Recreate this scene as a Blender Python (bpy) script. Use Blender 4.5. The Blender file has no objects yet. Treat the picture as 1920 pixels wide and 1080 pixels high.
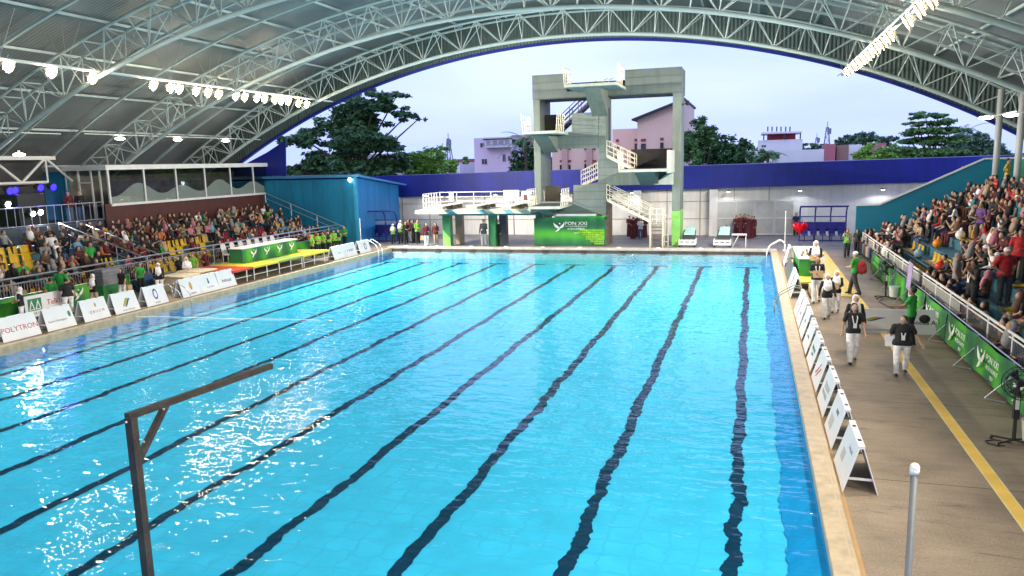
import bpy, bmesh, math, random
import numpy as np
from mathutils import Vector, Matrix
random.seed(7); rng=np.random.default_rng(5)
S=bpy.context.scene; COL=S.collection
# ------------------------------------------------------------------ camera
YAW,PITCH,ROLL,FPX,CH=-17.4243,-9.3148,-1.4820,1435.57,5.8633
def basis():
    y,p,r=[math.radians(a) for a in (YAW,PITCH,ROLL)]
    f=Vector((math.sin(y)*math.cos(p),math.cos(y)*math.cos(p),math.sin(p)))
    rt=f.cross(Vector((0,0,1))).normalized(); up=rt.cross(f)
    return rt*math.cos(r)+up*math.sin(r), -rt*math.sin(r)+up*math.cos(r), f
RT,UP,FW=basis()
cam=bpy.data.cameras.new('camera'); co=bpy.data.objects.new('camera',cam); COL.objects.link(co)
cam.sensor_width=36; cam.lens=FPX/1920*36; cam.clip_end=3000; cam.clip_start=.1
m=Matrix((RT,UP,-FW)).transposed().to_4x4(); m.translation=(0,0,CH); co.matrix_world=m; S.camera=co
S.render.resolution_x,S.render.resolution_y=1024,576
def ray(x,y): return FW*FPX+RT*(x-960)+UP*(540-y)
def at(x,y,Y):   # photo pixel -> world point at depth Y
    d=ray(x,y); t=Y/d.y; return Vector((d.x*t,Y,CH+d.z*t))
def atz(x,y,z):
    d=ray(x,y); t=(z-CH)/d.z; return Vector((d.x*t,d.y*t,z))
def atx(x,y,X):
    d=ray(x,y); t=X/d.x; return Vector((X,d.y*t,CH+d.z*t))
# ------------------------------------------------------------------ exposure, world, sun
S.view_settings.view_transform='Standard'; S.view_settings.look='None'
S.view_settings.exposure=0.0; S.view_settings.gamma=1
try:
    S.cycles.max_bounces=6; S.cycles.diffuse_bounces=3; S.cycles.glossy_bounces=3; S.cycles.transparent_max_bounces=12
    S.cycles.caustics_reflective=False; S.cycles.caustics_refractive=False; S.cycles.sample_clamp_indirect=4; S.cycles.sample_clamp_direct=0
except Exception: pass
W=bpy.data.worlds.new('World'); S.world=W; W.use_nodes=True
nt=W.node_tree; nt.nodes.clear(); N=nt.nodes.new; L=nt.links.new
out=N('ShaderNodeOutputWorld'); bg=N('ShaderNodeBackground'); sky=N('ShaderNodeTexSky')
sky.sky_type='NISHITA'; sky.sun_disc=False; sky.sun_elevation=math.radians(14); sky.sun_rotation=math.radians(200); sky.air_density=1.3; sky.dust_density=1.0; sky.ozone_density=3.0
tc=N('ShaderNodeTexCoord'); mp=N('ShaderNodeMapping'); mp.inputs['Scale'].default_value=(1,1,4.0)
nz=N('ShaderNodeTexNoise'); nz.inputs['Scale'].default_value=1.9; nz.inputs['Detail'].default_value=5; nz.inputs['Roughness'].default_value=.5
rp=N('ShaderNodeValToRGB'); rp.color_ramp.elements[0].position=.36; rp.color_ramp.elements[1].position=.72
mx=N('ShaderNodeMix'); mx.data_type='RGBA'
cl=N('ShaderNodeMix'); cl.data_type='RGBA'   # overcast deck: two tones of soft cloud
cl.inputs[6].default_value=(6.6,8.4,16.8,1); cl.inputs[7].default_value=(9.6,11.4,18.0,1)
L(tc.outputs['Generated'],mp.inputs['Vector']); L(mp.outputs[0],nz.inputs['Vector']); L(nz.outputs['Fac'],rp.inputs[0])
L(rp.outputs[0],cl.inputs[0]); mx.inputs[0].default_value=.88
L(sky.outputs[0],mx.inputs[6]); L(cl.outputs[2],mx.inputs[7]); L(mx.outputs[2],bg.inputs[0]); bg.inputs[1].default_value=.1; L(bg.outputs[0],out.inputs[0])
sd=bpy.data.lights.new('sun','SUN'); sd.energy=.5; sd.angle=math.radians(20); sd.color=(1,.93,.85)
so=bpy.data.objects.new('sun',sd); COL.objects.link(so); so.rotation_euler=(math.radians(62),0,math.radians(-20))
# ------------------------------------------------------------------ helpers
def hx(h): 
    c=[int(h[i:i+2],16)/255 for i in (0,2,4)]; return tuple(v/12.92 if v<=.04045 else ((v+.055)/1.055)**2.4 for v in c)
MATS={}
def mat(name,col=(.5,.5,.5),rough=.6,metal=0,var=.12,scale=2.0,bump=0,bscale=30,emit=None,es=0,spec=None,objvar=False):
    if name in MATS: return MATS[name]
    if isinstance(col,str): col=hx(col)
    m=bpy.data.materials.new(name); m.use_nodes=True; t=m.node_tree; b=t.nodes['Principled BSDF']
    b.inputs['Roughness'].default_value=rough; b.inputs['Metallic'].default_value=metal
    if spec is not None: b.inputs['Specular IOR Level'].default_value=spec
    tcn=t.nodes.new('ShaderNodeTexCoord')
    n=t.nodes.new('ShaderNodeTexNoise'); n.inputs['Scale'].default_value=scale; n.inputs['Detail'].default_value=4
    t.links.new(tcn.outputs['Object'],n.inputs['Vector'])
    mr=t.nodes.new('ShaderNodeMapRange'); mr.inputs[3].default_value=1-var; mr.inputs[4].default_value=1+var
    mr.inputs[1].default_value=.3; mr.inputs[2].default_value=.7
    t.links.new(n.outputs['Fac'],mr.inputs[0])
    v=t.nodes.new('ShaderNodeVectorMath'); v.operation='SCALE'; v.inputs[0].default_value=col[:3]; t.links.new(mr.outputs[0],v.inputs['Scale'])
    t.links.new(v.outputs[0],b.inputs['Base Color'])
    if bump:
        n2=t.nodes.new('ShaderNodeTexNoise'); n2.inputs['Scale'].default_value=bscale; n2.inputs['Detail'].default_value=3
        t.links.new(tcn.outputs['Object'],n2.inputs['Vector'])
        bp_=t.nodes.new('ShaderNodeBump'); bp_.inputs['Strength'].default_value=bump; bp_.inputs['Distance'].default_value=.02
        t.links.new(n2.outputs['Fac'],bp_.inputs['Height']); t.links.new(bp_.outputs[0],b.inputs['Normal'])
    if emit is not None:
        b.inputs['Emission Color'].default_value=(*emit[:3],1); b.inputs['Emission Strength'].default_value=es
    MATS[name]=m; return m
OFF={}
def tag(o,label=None,cat=None,group=None,kind=None):
    if label: o['label']=label
    if cat: o['category']=cat
    if group: o['group']=group
    if kind: o['kind']=kind
    return o
def thing(name,label,cat,loc=(0,0,0),group=None,rz=0):
    o=bpy.data.objects.new(name,None); COL.objects.link(o); o.location=loc; o.rotation_euler=(0,0,rz); o.empty_display_size=.2
    OFF[o.name]=Vector(loc); return tag(o,label,cat,group)
class MB:
    def __init__(s): s.v=[]; s.f=[]; s.mi=[]; s.m=0
    def add(s,vs,fs):
        b=len(s.v); s.v+= [tuple(v) for v in vs]; s.f+=[tuple(i+b for i in f) for f in fs]; s.mi+=[s.m]*len(fs); return s
    def box(s,a,b):
        x0,y0,z0=[min(a[i],b[i]) for i in range(3)]; x1,y1,z1=[max(a[i],b[i]) for i in range(3)]
        return s.add([(x0,y0,z0),(x1,y0,z0),(x1,y1,z0),(x0,y1,z0),(x0,y0,z1),(x1,y0,z1),(x1,y1,z1),(x0,y1,z1)],
          [(0,3,2,1),(4,5,6,7),(0,1,5,4),(1,2,6,5),(2,3,7,6),(3,0,4,7)])
    def cbox(s,c,h): return s.box([c[i]-h[i] for i in range(3)],[c[i]+h[i] for i in range(3)])
    def tube(s,a,b,r,n=6,r2=None,cap=True):
        a=Vector(a); b=Vector(b); d=b-a
        if d.length<1e-6: return s
        d.normalize(); u=d.orthogonal().normalized(); w=d.cross(u); r2=r if r2 is None else r2
        if n==4:
            # keep square tubes upright
            ref=Vector((0,0,1)) if abs(d.z)<.9 else Vector((0,1,0)); u0=d.cross(ref).normalized(); w0=d.cross(u0); u=(u0+w0).normalized(); w=d.cross(u)
        vs=[a+(u*math.cos(t)+w*math.sin(t))*r for t in [2*math.pi*i/n for i in range(n)]]+[b+(u*math.cos(t)+w*math.sin(t))*r2 for t in [2*math.pi*i/n for i in range(n)]]
        fs=[(i,(i+1)%n,n+(i+1)%n,n+i) for i in range(n)]
        if cap: fs+=[tuple(range(n))[::-1],tuple(range(n,2*n))]
        return s.add(vs,fs)
    def path(s,pts,r,n=6):
        for a,b in zip(pts[:-1],pts[1:]): s.tube(a,b,r,n)
        return s
    def prism(s,pts,d):   # planar polygon pts extruded by vector d
        n=len(pts); d=Vector(d); P=[Vector(p) for p in pts]
        return s.add(P+[p+d for p in P],[tuple(range(n))[::-1],tuple(range(n,2*n))]+[(i,(i+1)%n,n+(i+1)%n,n+i) for i in range(n)])
    def quad(s,*p): return s.add(p,[tuple(range(len(p)))])
    def sphere(s,c,r,n=10,sz=1):
        c=Vector(c); vs=[]; fs=[]; k=n//2
        rr=r if hasattr(r,'__len__') else (r,r,r*sz)
        for i in range(k+1):
            th=math.pi*i/k
            for j in range(n): ph=2*math.pi*j/n; vs.append(c+Vector((rr[0]*math.sin(th)*math.cos(ph),rr[1]*math.sin(th)*math.sin(ph),rr[2]*math.cos(th))))
        for i in range(k):
            for j in range(n): fs.append((i*n+j,(i+1)*n+j,(i+1)*n+(j+1)%n,i*n+(j+1)%n))
        return s.add(vs,fs)
    def build(s,name,mats,parent=None,smooth=False,bevel=0):
        me=bpy.data.meshes.new(name); off=OFF.get(parent.name,Vector()) if parent else Vector()
        me.from_pydata([tuple(Vector(v)-off) for v in s.v],[],s.f)
        if not isinstance(mats,(list,tuple)): mats=[mats]
        for q in mats: me.materials.append(q)
        if len(mats)>1: me.polygons.foreach_set('material_index',s.mi)
        if smooth: me.polygons.foreach_set('use_smooth',[True]*len(me.polygons))
        bm=bmesh.new(); bm.from_mesh(me); bmesh.ops.recalc_face_normals(bm,faces=bm.faces); bm.to_mesh(me); bm.free()
        me.update()
        o=bpy.data.objects.new(name,me); COL.objects.link(o)
        if parent: o.parent=parent; OFF[o.name]=off
        if bevel:
            md=o.modifiers.new('bevel','BEVEL'); md.width=bevel; md.segments=2; md.limit_method='ANGLE'
        return o
def text(body,size,m,parent,mtx,name='lettering',ext=.004,align='CENTER',sx=1):
    c=bpy.data.curves.new(name,'FONT'); c.body=body; c.size=size; c.extrude=ext; c.align_x=align; c.align_y='CENTER'; c.resolution_u=2
    o=bpy.data.objects.new(name,c); COL.objects.link(o); dg=bpy.context.evaluated_depsgraph_get(); dg.update()
    me=bpy.data.meshes.new_from_object(o.evaluated_get(dg)); bpy.data.objects.remove(o)
    me.name=name; me.materials.clear(); me.materials.append(m)
    me.transform(Matrix.Diagonal((sx,1,1,1)))
    off=OFF.get(parent.name,Vector()); me.transform(Matrix.Translation(-off)@mtx)
    t=bpy.data.objects.new(name,me); COL.objects.link(t); t.parent=parent; OFF[t.name]=off; return t
def frame_mtx(o,xd,yd):   # text plane: origin, x direction, y(up) direction
    x=Vector(xd).normalized(); y=Vector(yd).normalized(); z=x.cross(y).normalized(); y=z.cross(x)
    m=Matrix((x,y,z)).transposed().to_4x4(); m.translation=Vector(o); return m
white=mat('white_paint',(.78,.77,.74),.45,var=.06)
cream=mat('cream_paint',(.72,.66,.5),.5,var=.06)
steel=mat('steel_pipe',(.55,.56,.58),.3,.85,var=.05)
black=mat('black_metal',(.02,.02,.022),.4,var=.2)
# ------------------------------------------------------------------ ground and pool
XL,XR,YN,YF=-23.55,1.17,-9.0,47.65; WZ=.12
ZD=.3; FLZ=-.40
deckm=mat('deck_concrete',(.235,.187,.137),.55,var=.22,scale=.9,bump=.35,bscale=14)
deckf=mat('far_deck_concrete',(.16,.155,.16),.55,var=.2,scale=.8,bump=.3,bscale=14)
g=MB(); g.quad((-700,-300,-.6),(700,-300,-.6),(700,1400,-.6),(-700,1400,-.6)); tag(g.build('ground',mat('ground_earth',(.12,.13,.08),.9,var=.3,scale=.05)),kind='structure')
CW=.36
def weather(m,joint=None):
    t=m.node_tree; b0=t.nodes['Principled BSDF']; src=b0.inputs['Base Color'].links[0].from_socket; tcn=t.nodes.new('ShaderNodeTexCoord')
    mp=t.nodes.new('ShaderNodeMapping'); mp.inputs['Scale'].default_value=(.9,4.5,1); t.links.new(tcn.outputs['Object'],mp.inputs[0])
    nz=t.nodes.new('ShaderNodeTexNoise'); nz.inputs['Scale'].default_value=1.3; nz.inputs['Detail'].default_value=7; nz.inputs['Roughness'].default_value=.72; t.links.new(mp.outputs[0],nz.inputs['Vector'])
    cr=t.nodes.new('ShaderNodeValToRGB'); cr.color_ramp.elements[0].position=.30; cr.color_ramp.elements[0].color=(.52,.50,.48,1); cr.color_ramp.elements[1].position=.42; cr.color_ramp.elements[1].color=(1,1,1,1); e=cr.color_ramp.elements.new(.72); e.color=(1.25,1.2,1.12,1)
    t.links.new(nz.outputs['Fac'],cr.inputs[0]); mm=t.nodes.new('ShaderNodeMix'); mm.data_type='RGBA'; mm.blend_type='MULTIPLY'; mm.inputs[0].default_value=1
    t.links.new(src,mm.inputs[6]); t.links.new(cr.outputs[0],mm.inputs[7]); last=mm.outputs[2]
    n4=t.nodes.new('ShaderNodeTexNoise'); n4.inputs['Scale'].default_value=30; n4.inputs['Detail'].default_value=4; t.links.new(tcn.outputs['Object'],n4.inputs['Vector']); m4=t.nodes.new('ShaderNodeMapRange'); m4.inputs[1].default_value=.3; m4.inputs[2].default_value=.7; m4.inputs[3].default_value=.8; m4.inputs[4].default_value=1.2; t.links.new(n4.outputs['Fac'],m4.inputs[0])
    m5=t.nodes.new('ShaderNodeVectorMath'); m5.operation='SCALE'; t.links.new(last,m5.inputs[0]); t.links.new(m4.outputs[0],m5.inputs['Scale']); last=m5.outputs[0]
    if joint:
        br=t.nodes.new('ShaderNodeTexBrick'); br.inputs['Scale'].default_value=1; br.inputs['Brick Width'].default_value=joint[0]; br.inputs['Row Height'].default_value=joint[1]; br.inputs['Mortar Size'].default_value=.012; br.offset=0; br.inputs['Mortar'].default_value=(.05,.04,.03,1)
        t.links.new(tcn.outputs['Object'],br.inputs['Vector']); t.links.new(last,br.inputs['Color1']); t.links.new(last,br.inputs['Color2']); last=br.outputs['Color']
    t.links.new(last,b0.inputs['Base Color'])
def streaks(m,sc=(2.2,2.2,.22),lo=.62,pos=(.34,.56)):
    t=m.node_tree; b0=t.nodes['Principled BSDF']; src=b0.inputs['Base Color'].links[0].from_socket; tcn=t.nodes.new('ShaderNodeTexCoord')
    mp=t.nodes.new('ShaderNodeMapping'); mp.inputs['Scale'].default_value=sc; t.links.new(tcn.outputs['Object'],mp.inputs[0])
    nz=t.nodes.new('ShaderNodeTexNoise'); nz.inputs['Scale'].default_value=1.4; nz.inputs['Detail'].default_value=6; nz.inputs['Roughness'].default_value=.65; t.links.new(mp.outputs[0],nz.inputs['Vector'])
    cr=t.nodes.new('ShaderNodeValToRGB'); cr.color_ramp.elements[0].position=pos[0]; cr.color_ramp.elements[0].color=(lo,lo*.97,lo*.92,1); cr.color_ramp.elements[1].position=pos[1]; cr.color_ramp.elements[1].color=(1,1,1,1)
    mm=t.nodes.new('ShaderNodeMix'); mm.data_type='RGBA'; mm.blend_type='MULTIPLY'; mm.inputs[0].default_value=1
    t.links.new(nz.outputs['Fac'],cr.inputs[0]); t.links.new(src,mm.inputs[6]); t.links.new(cr.outputs[0],mm.inputs[7]); t.links.new(mm.outputs[2],b0.inputs['Base Color'])
weather(deckm,(60,4.6)); weather(deckf,(3,3))
d=MB(); d.box((XR+CW,YN-6,-.6),(5.9,YF+.6,ZD)); tag(d.build('right_pool_deck',deckm),kind='structure')
d=MB(); d.box((-28.2,YN-6,-.6),(XL-.30,YF+.6,ZD)); tag(d.build('left_pool_deck',deckm),kind='structure')
d=MB(); d.box((-60,YF+.6,-.6),(40,57.0,ZD)); tag(d.build('far_pool_deck',deckf),kind='structure')
cop=mat('coping_tiles',(.42,.34,.23),.4,var=.2,scale=5)
def tiled(m,sx,sy,mortar=(.35,.3,.22),w=.02):
    t=m.node_tree; b=t.nodes['Principled BSDF']; src=b.inputs['Base Color'].links[0].from_socket
    br=t.nodes.new('ShaderNodeTexBrick'); br.inputs['Scale'].default_value=1; br.inputs['Brick Width'].default_value=sx; br.inputs['Row Height'].default_value=sy
    br.inputs['Mortar Size'].default_value=w; br.offset=0; br.inputs['Mortar'].default_value=(*mortar,1)
    tcn=t.nodes.new('ShaderNodeTexCoord'); t.links.new(tcn.outputs['Object'],br.inputs['Vector'])
    t.links.new(src,br.inputs['Color1']); t.links.new(src,br.inputs['Color2']); t.links.new(br.outputs['Color'],b.inputs['Base Color'])
tiled(cop,.36,2.0,(.45,.36,.24),.012)
for n_,a,b in (('right_coping',(XR,YN,-.05),(XR+CW,YF,ZD+.02)),('left_coping',(XL-.30,YN,-.05),(XL,YF,ZD-.02)),):
    k=MB(); k.box(a,b); tag(k.build(n_,cop,bevel=.02),kind='structure')
k=MB(); k.box((XL-CW,YF,.22),(XR+CW,YF+.6,ZD+.06)); tag(k.build('far_coping',mat('far_coping_tiles',(.42,.38,.34),.45,var=.2,scale=3),bevel=.02),kind='structure')
# gutter slot under far coping
pooltile=mat('pool_tile',(.036,.42,.64),.6,var=.10,scale=1.6,spec=0)
tiled(pooltile,.5,.5,(.034,.395,.605),.03)
_t=pooltile.node_tree; _b=[n for n in _t.nodes if n.type=='TEX_BRICK'][0]; _s=_b.inputs['Vector'].links[0].from_socket; _n=_t.nodes.new('ShaderNodeTexNoise'); _n.inputs['Scale'].default_value=3.2; _n.inputs['Detail'].default_value=1; _t.links.new(_s,_n.inputs['Vector']); _m=_t.nodes.new('ShaderNodeVectorMath'); _m.operation='MULTIPLY_ADD'; _m.inputs[1].default_value=(.32,.32,0); _t.links.new(_n.outputs['Color'],_m.inputs[0]); _t.links.new(_s,_m.inputs[2]); _t.links.new(_m.outputs[0],_b.inputs['Vector'])
deep=mat('pool_wall_tile',(.008,.27,.56),.6,var=.1,scale=2,spec=0)
b=MB()
b.quad((XL,YN,FLZ),(XR,YN,FLZ),(XR,YF,FLZ),(XL,YF,FLZ)); tag(b.build('pool_floor',pooltile),kind='structure')
b=MB(); W0=.5
b.quad((XR-.002,YN,.16),(XR-.002,YF,.16),(XR-.02,YF,.1),(XR-.02,YN,.1)); 
_y=YN; _o=0; _e=[]
while _y<YF: _o=_o*.6+random.gauss(0,.018); _e.append((_y,XR-W0+_o+.025*math.sin(_y*2.1))); _y+=.08
_e.append((YF,XR-W0))
for (_a,_xa),(_c,_xc) in zip(_e[:-1],_e[1:]): b.quad((XR-.02,_a,.1),(XR-.02,_c,.1),(_xc,_c,FLZ+.02),(_xa,_a,FLZ+.02))

b.quad((XL-.002,YN,-.049),(XL-.002,YF,-.049),(XL-.002,YF,FLZ),(XL-.002,YN,FLZ)); b.quad((XL,YN,.25),(XR,YN,.25),(XR,YN,FLZ),(XL,YN,FLZ))
tag(b.build('pool_side_walls',deep),kind='structure')
b=MB(); b.quad((XL,YF-.0,.0),(XR,YF-.0,.0),(XR,YF-.35,FLZ+.01),(XL,YF-.35,FLZ+.01))
tag(b.build('pool_end_wall',mat('pool_end_tile',(.08,.36,.48),.4,var=.15,scale=3)),kind='structure')
b=MB(); b.box((XL,YF,-.3),(XR,YF+.3,.218)); tag(b.build('far_gutter_wall',mat('brown_gutter_tile',(.07,.04,.03),.5,var=.3,scale=4)),kind='structure')
lane=mat('lane_tile',(.003,.03,.065),.8,var=.2,spec=0)
X0=-22.63
for k in range(10):
    xc=X0+2.5*k; b=MB(); y=-8.5; w=.125; vs=[]; o1=o2=0; ph=[random.uniform(0,6) for _ in range(4)]
    while y<45.2:
        am=.4+.6*(.5+.5*math.sin(y*.31+ph[0])); o1=o1*.45+random.gauss(0,.019)*am; o2=o2*.45+random.gauss(0,.019)*am; sw=.03*math.sin(y*1.3+ph[1])+.028*math.sin(y*3.7+ph[2]+math.sin(y*.7))*am+.014*math.sin(y*9.1+ph[3])
        vs.append((xc-w+o1+sw,xc+w+o2+sw,y)); y+=.06
    for p,q in zip(vs[:-1],vs[1:]): b.quad((p[0],p[2],FLZ+.006),(p[1],p[2],FLZ+.006),(q[1],q[2],FLZ+.006),(q[0],q[2],FLZ+.006))
    b.box((xc-.6,45.1,FLZ+.004),(xc+.6,45.4,FLZ+.012))
    tag(b.build('lane_line',lane),kind='structure')
    # dark target on the end wall just above the waterline
    e=MB(); e.box((xc-.17,YF-.06,-.06),(xc+.17,YF-.005,.215)); 
    tag(e.build('lane_end_marker',mat('marker_tile',(.03,.025,.02),.4),None),'small dark block at the far waterline, %s lane line from the right'%['first','second','third','fourth','fifth','sixth','seventh','eighth','ninth','tenth'][9-k],'lane marker','dark lane blocks along the far waterline')
# water surface
wm=bpy.data.materials.new('pool_water'); wm.use_nodes=True; t=wm.node_tree; t.nodes.clear(); N=t.nodes.new; L=t.links.new
o=N('ShaderNodeOutputMaterial'); mixs=N('ShaderNodeMixShader'); tr=N('ShaderNodeBsdfTransparent'); gl=N('ShaderNodeBsdfGlossy'); geo=N('ShaderNodeNewGeometry')
gl.inputs['Roughness'].default_value=.0; gl.inputs['Color'].default_value=(1,1,1,1)
tcn=N('ShaderNodeTexCoord'); mp=N('ShaderNodeMapping'); mp.inputs['Scale'].default_value=(.75,1.25,1); mp.inputs['Rotation'].default_value=(0,0,math.radians(12))
n1=N('ShaderNodeTexNoise'); n1.inputs['Scale'].default_value=2.1; n1.inputs['Detail'].default_value=1; n1.inputs['Roughness'].default_value=.45
n2=N('ShaderNodeTexNoise'); n2.inputs['Scale'].default_value=5.2; n2.inputs['Detail'].default_value=1; n2.inputs['Roughness'].default_value=.55
L(tcn.outputs['Object'],mp.inputs[0]); L(mp.outputs[0],n1.inputs['Vector']); L(mp.outputs[0],n2.inputs['Vector'])
b1=N('ShaderNodeBump'); b1.inputs['Strength'].default_value=1; b1.inputs['Distance'].default_value=.04
b2=N('ShaderNodeBump'); b2.inputs['Strength'].default_value=1; b2.inputs['Distance'].default_value=.018
L(n1.outputs['Fac'],b1.inputs['Height']); L(n2.outputs['Fac'],b2.inputs['Height']); L(b1.outputs[0],b2.inputs['Normal'])
n3=N('ShaderNodeTexNoise'); n3.inputs['Scale'].default_value=.11; n3.inputs['Detail'].default_value=2; L(tcn.outputs['Object'],n3.inputs['Vector']); mr3=N('ShaderNodeMapRange'); mr3.inputs[1].default_value=.35; mr3.inputs[2].default_value=.68; mr3.inputs[3].default_value=.5; mr3.inputs[4].default_value=1.25
L(n3.outputs['Fac'],mr3.inputs[0]); L(mr3.outputs[0],b1.inputs['Strength']); L(mr3.outputs[0],b2.inputs['Strength'])
L(b2.outputs[0],gl.inputs['Normal'])
dt=N('ShaderNodeVectorMath'); dt.operation='DOT_PRODUCT'; L(geo.outputs['Incoming'],dt.inputs[0]); L(b2.outputs[0],dt.inputs[1])
def mth(op,a,b_=None,clamp=False):
    q=N('ShaderNodeMath'); q.operation=op; q.use_clamp=clamp
    for i_,v_ in enumerate((a,b_)):
        if v_ is None: continue
        if isinstance(v_,(int,float)): q.inputs[i_].default_value=v_
        else: L(v_,q.inputs[i_])
    return q.outputs[0]
# Schlick reflectance of a thin water skin, the same from above and below
frs=mth('ADD',mth('MULTIPLY',mth('POWER',mth('SUBTRACT',1.0,mth('ABSOLUTE',dt.outputs['Value']),True),5.0),.85),.02,True)
lw=N('ShaderNodeLayerWeight'); lw.inputs['Blend'].default_value=.5
rmp=N('ShaderNodeValToRGB'); rmp.color_ramp.elements[0].position=.35; rmp.color_ramp.elements[0].color=(.93,.97,1,1); rmp.color_ramp.elements[1].position=.93; rmp.color_ramp.elements[1].color=(.90,.96,1,1)
L(lw.outputs['Facing'],rmp.inputs[0]); L(rmp.outputs[0],tr.inputs[0])
L(frs,mixs.inputs[0]); L(tr.outputs[0],mixs.inputs[1]); L(gl.outputs[0],mixs.inputs[2]); L(mixs.outputs[0],o.inputs[0])
b=MB(); b.quad((XL,YN,WZ),(XR,YN,WZ),(XR,YF,WZ),(XL,YF,WZ)); tag(b.build('pool_water',wm),kind='structure')
# yellow painted deck line, expansion joints
b=MB(); b.box((3.98,YN-6,ZD),(4.16,YF,ZD+.004)); tag(b.build('painted_deck_line',mat('yellow_line_paint',(.80,.52,.10),.6,var=.15)),kind='structure')
b=MB(); b.box((3.955,YN-6,ZD),(3.98,YF,ZD+.005)); b.box((4.16,YN-6,ZD),(4.185,YF,ZD+.005)); tag(b.build('painted_line_edges',mat('pale_line_paint',(.75,.62,.32),.6)),kind='structure')
b=MB(); b.box((XR+CW,YN-6,ZD),(XR+CW+.06,YF,ZD+.004)); tag(b.build('coping_joint',mat('ochre_joint',(.4,.24,.1),.7)),kind='structure')
# ------------------------------------------------------------------ arched roof
RCX,RCZ=-10.8,-36.0
def arc(x,r): return RCZ+math.sqrt(r*r-(x-RCX)**2)
roofm=mat('roof_sheet_metal',(.235,.25,.25),.42,.3,var=.18,scale=.35)
t=roofm.node_tree; wv=t.nodes.new('ShaderNodeTexWave'); wv.wave_type='BANDS'; wv.bands_direction='Y'; wv.inputs['Scale'].default_value=1.6
tcn=t.nodes.new('ShaderNodeTexCoord'); t.links.new(tcn.outputs['Object'],wv.inputs['Vector']); bp_=t.nodes.new('ShaderNodeBump'); bp_.inputs['Strength'].default_value=.35; bp_.inputs['Distance'].default_value=.04
t.links.new(wv.outputs['Fac'],bp_.inputs['Height']); t.links.new(bp_.outputs[0],t.nodes['Principled BSDF'].inputs['Normal'])
trm=mat('truss_paint',(.42,.50,.50),.45,var=.05)
R=thing('arched_roof','huge arched metal roof on pale green tubular trusses spanning the whole pool','roof',(RCX,20,0))
YR0,YR1=-12.0,48.55; XA,XB=-40.5,17.0
def arcpts(r,n,x0=XA,x1=XB):
    a0=math.asin((x0-RCX)/r); a1=math.asin((x1-RCX)/r)
    return [(RCX+r*math.sin(a0+(a1-a0)*i/n),RCZ+r*math.cos(a0+(a1-a0)*i/n)) for i in range(n+1)]
b=MB(); A=arcpts(51.25,64); A2=arcpts(51.35,64)
for (p,q),(p2,q2) in zip(zip(A[:-1],A[1:]),zip(A2[:-1],A2[1:])):
    b.quad((p[0],YR0,p[1]),(q[0],YR0,q[1]),(q[0],YR1,q[1]),(p[0],YR1,p[1]))
    b.quad((p2[0],YR0,p2[1]),(q2[0],YR0,q2[1]),(q2[0],YR1,q2[1]),(p2[0],YR1,p2[1]))
b.build('roof_sheet',roofm,R)
for rr in np.arange(XA+1,XB,3.05):   # purlins running along the pool
    z=arc(rr,51.17); b=MB(); b.box((rr-.05,YR0,z-.09),(rr+.05,YR1-.1,z+.02)); b.build('purlin',trm,R)
TY=[46.2,37.6,28.3,19.2,10.2,1.0]
rl,ru=49.2,50.65
def ap(r,a): return (RCX+r*math.sin(a),RCZ+r*math.cos(a))
for ty in TY:
    a0=math.asin((XA+1.2-RCX)/rl); a1=math.asin((XB-1.5-RCX)/rl); n=44
    T=MB(); prev=None
    for i in range(n+1):
        a=a0+(a1-a0)*i/n; x,z=ap(rl,a); cur=(x,ty,z)
        if prev: T.tube(prev,cur,.11,8,cap=False)
        prev=cur
    ch=T.build('truss_bottom_chord',trm,R,smooth=True)
    for s_ in (-.6,.6):
        T=MB(); prev=None
        for i in range(n+1):
            a=a0+(a1-a0)*i/n; x,z=ap(ru,a); cur=(x,ty+s_,z)
            if prev: T.tube(prev,cur,.075,6,cap=False)
            prev=cur
        T.build('truss_top_chord',trm,R,smooth=True)
    T=MB(); V=MB()
    for i in range(n):
        a=a0+(a1-a0)*i/n; am=a0+(a1-a0)*(i+.5)/n; an=a0+(a1-a0)*(i+1)/n
        lo=(ap(rl,a)[0],ty,ap(rl,a)[1]); 
        for s_ in (-.6,.6):
            up0=ap(ru,a); upm=ap(ru,an); lon=ap(rl,an)
            V.tube(lo,(up0[0],ty+s_,up0[1]),.028,5,cap=False)
            if i%2==0: T.tube(lo,(upm[0],ty+s_,upm[1]),.033,5,cap=False)
            else: T.tube((lon[0],ty,lon[1]),(up0[0],ty+s_,up0[1]),.033,5,cap=False)
        u0=ap(ru,a); u1=ap(ru,an)
        V.tube((u0[0],ty-.6,u0[1]),(u0[0],ty+.6,u0[1]),.035,5,cap=False)
    V.build('truss_vertical_bars',trm,R); T.build('truss_diagonal_bars',trm,R)
# single rafters between the trusses
for ty in [43.2,40.4,34.6,31.4,25.2,22.2,16.1,13.1,7.0,4.0]:
    T=MB(); prev=None
    for (x,z) in arcpts(50.85,44):
        cur=(x,ty,z)
        if prev: T.tube(prev,cur,.085,4,cap=False)
        prev=cur
    T.build('rafter',trm,R)
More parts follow.
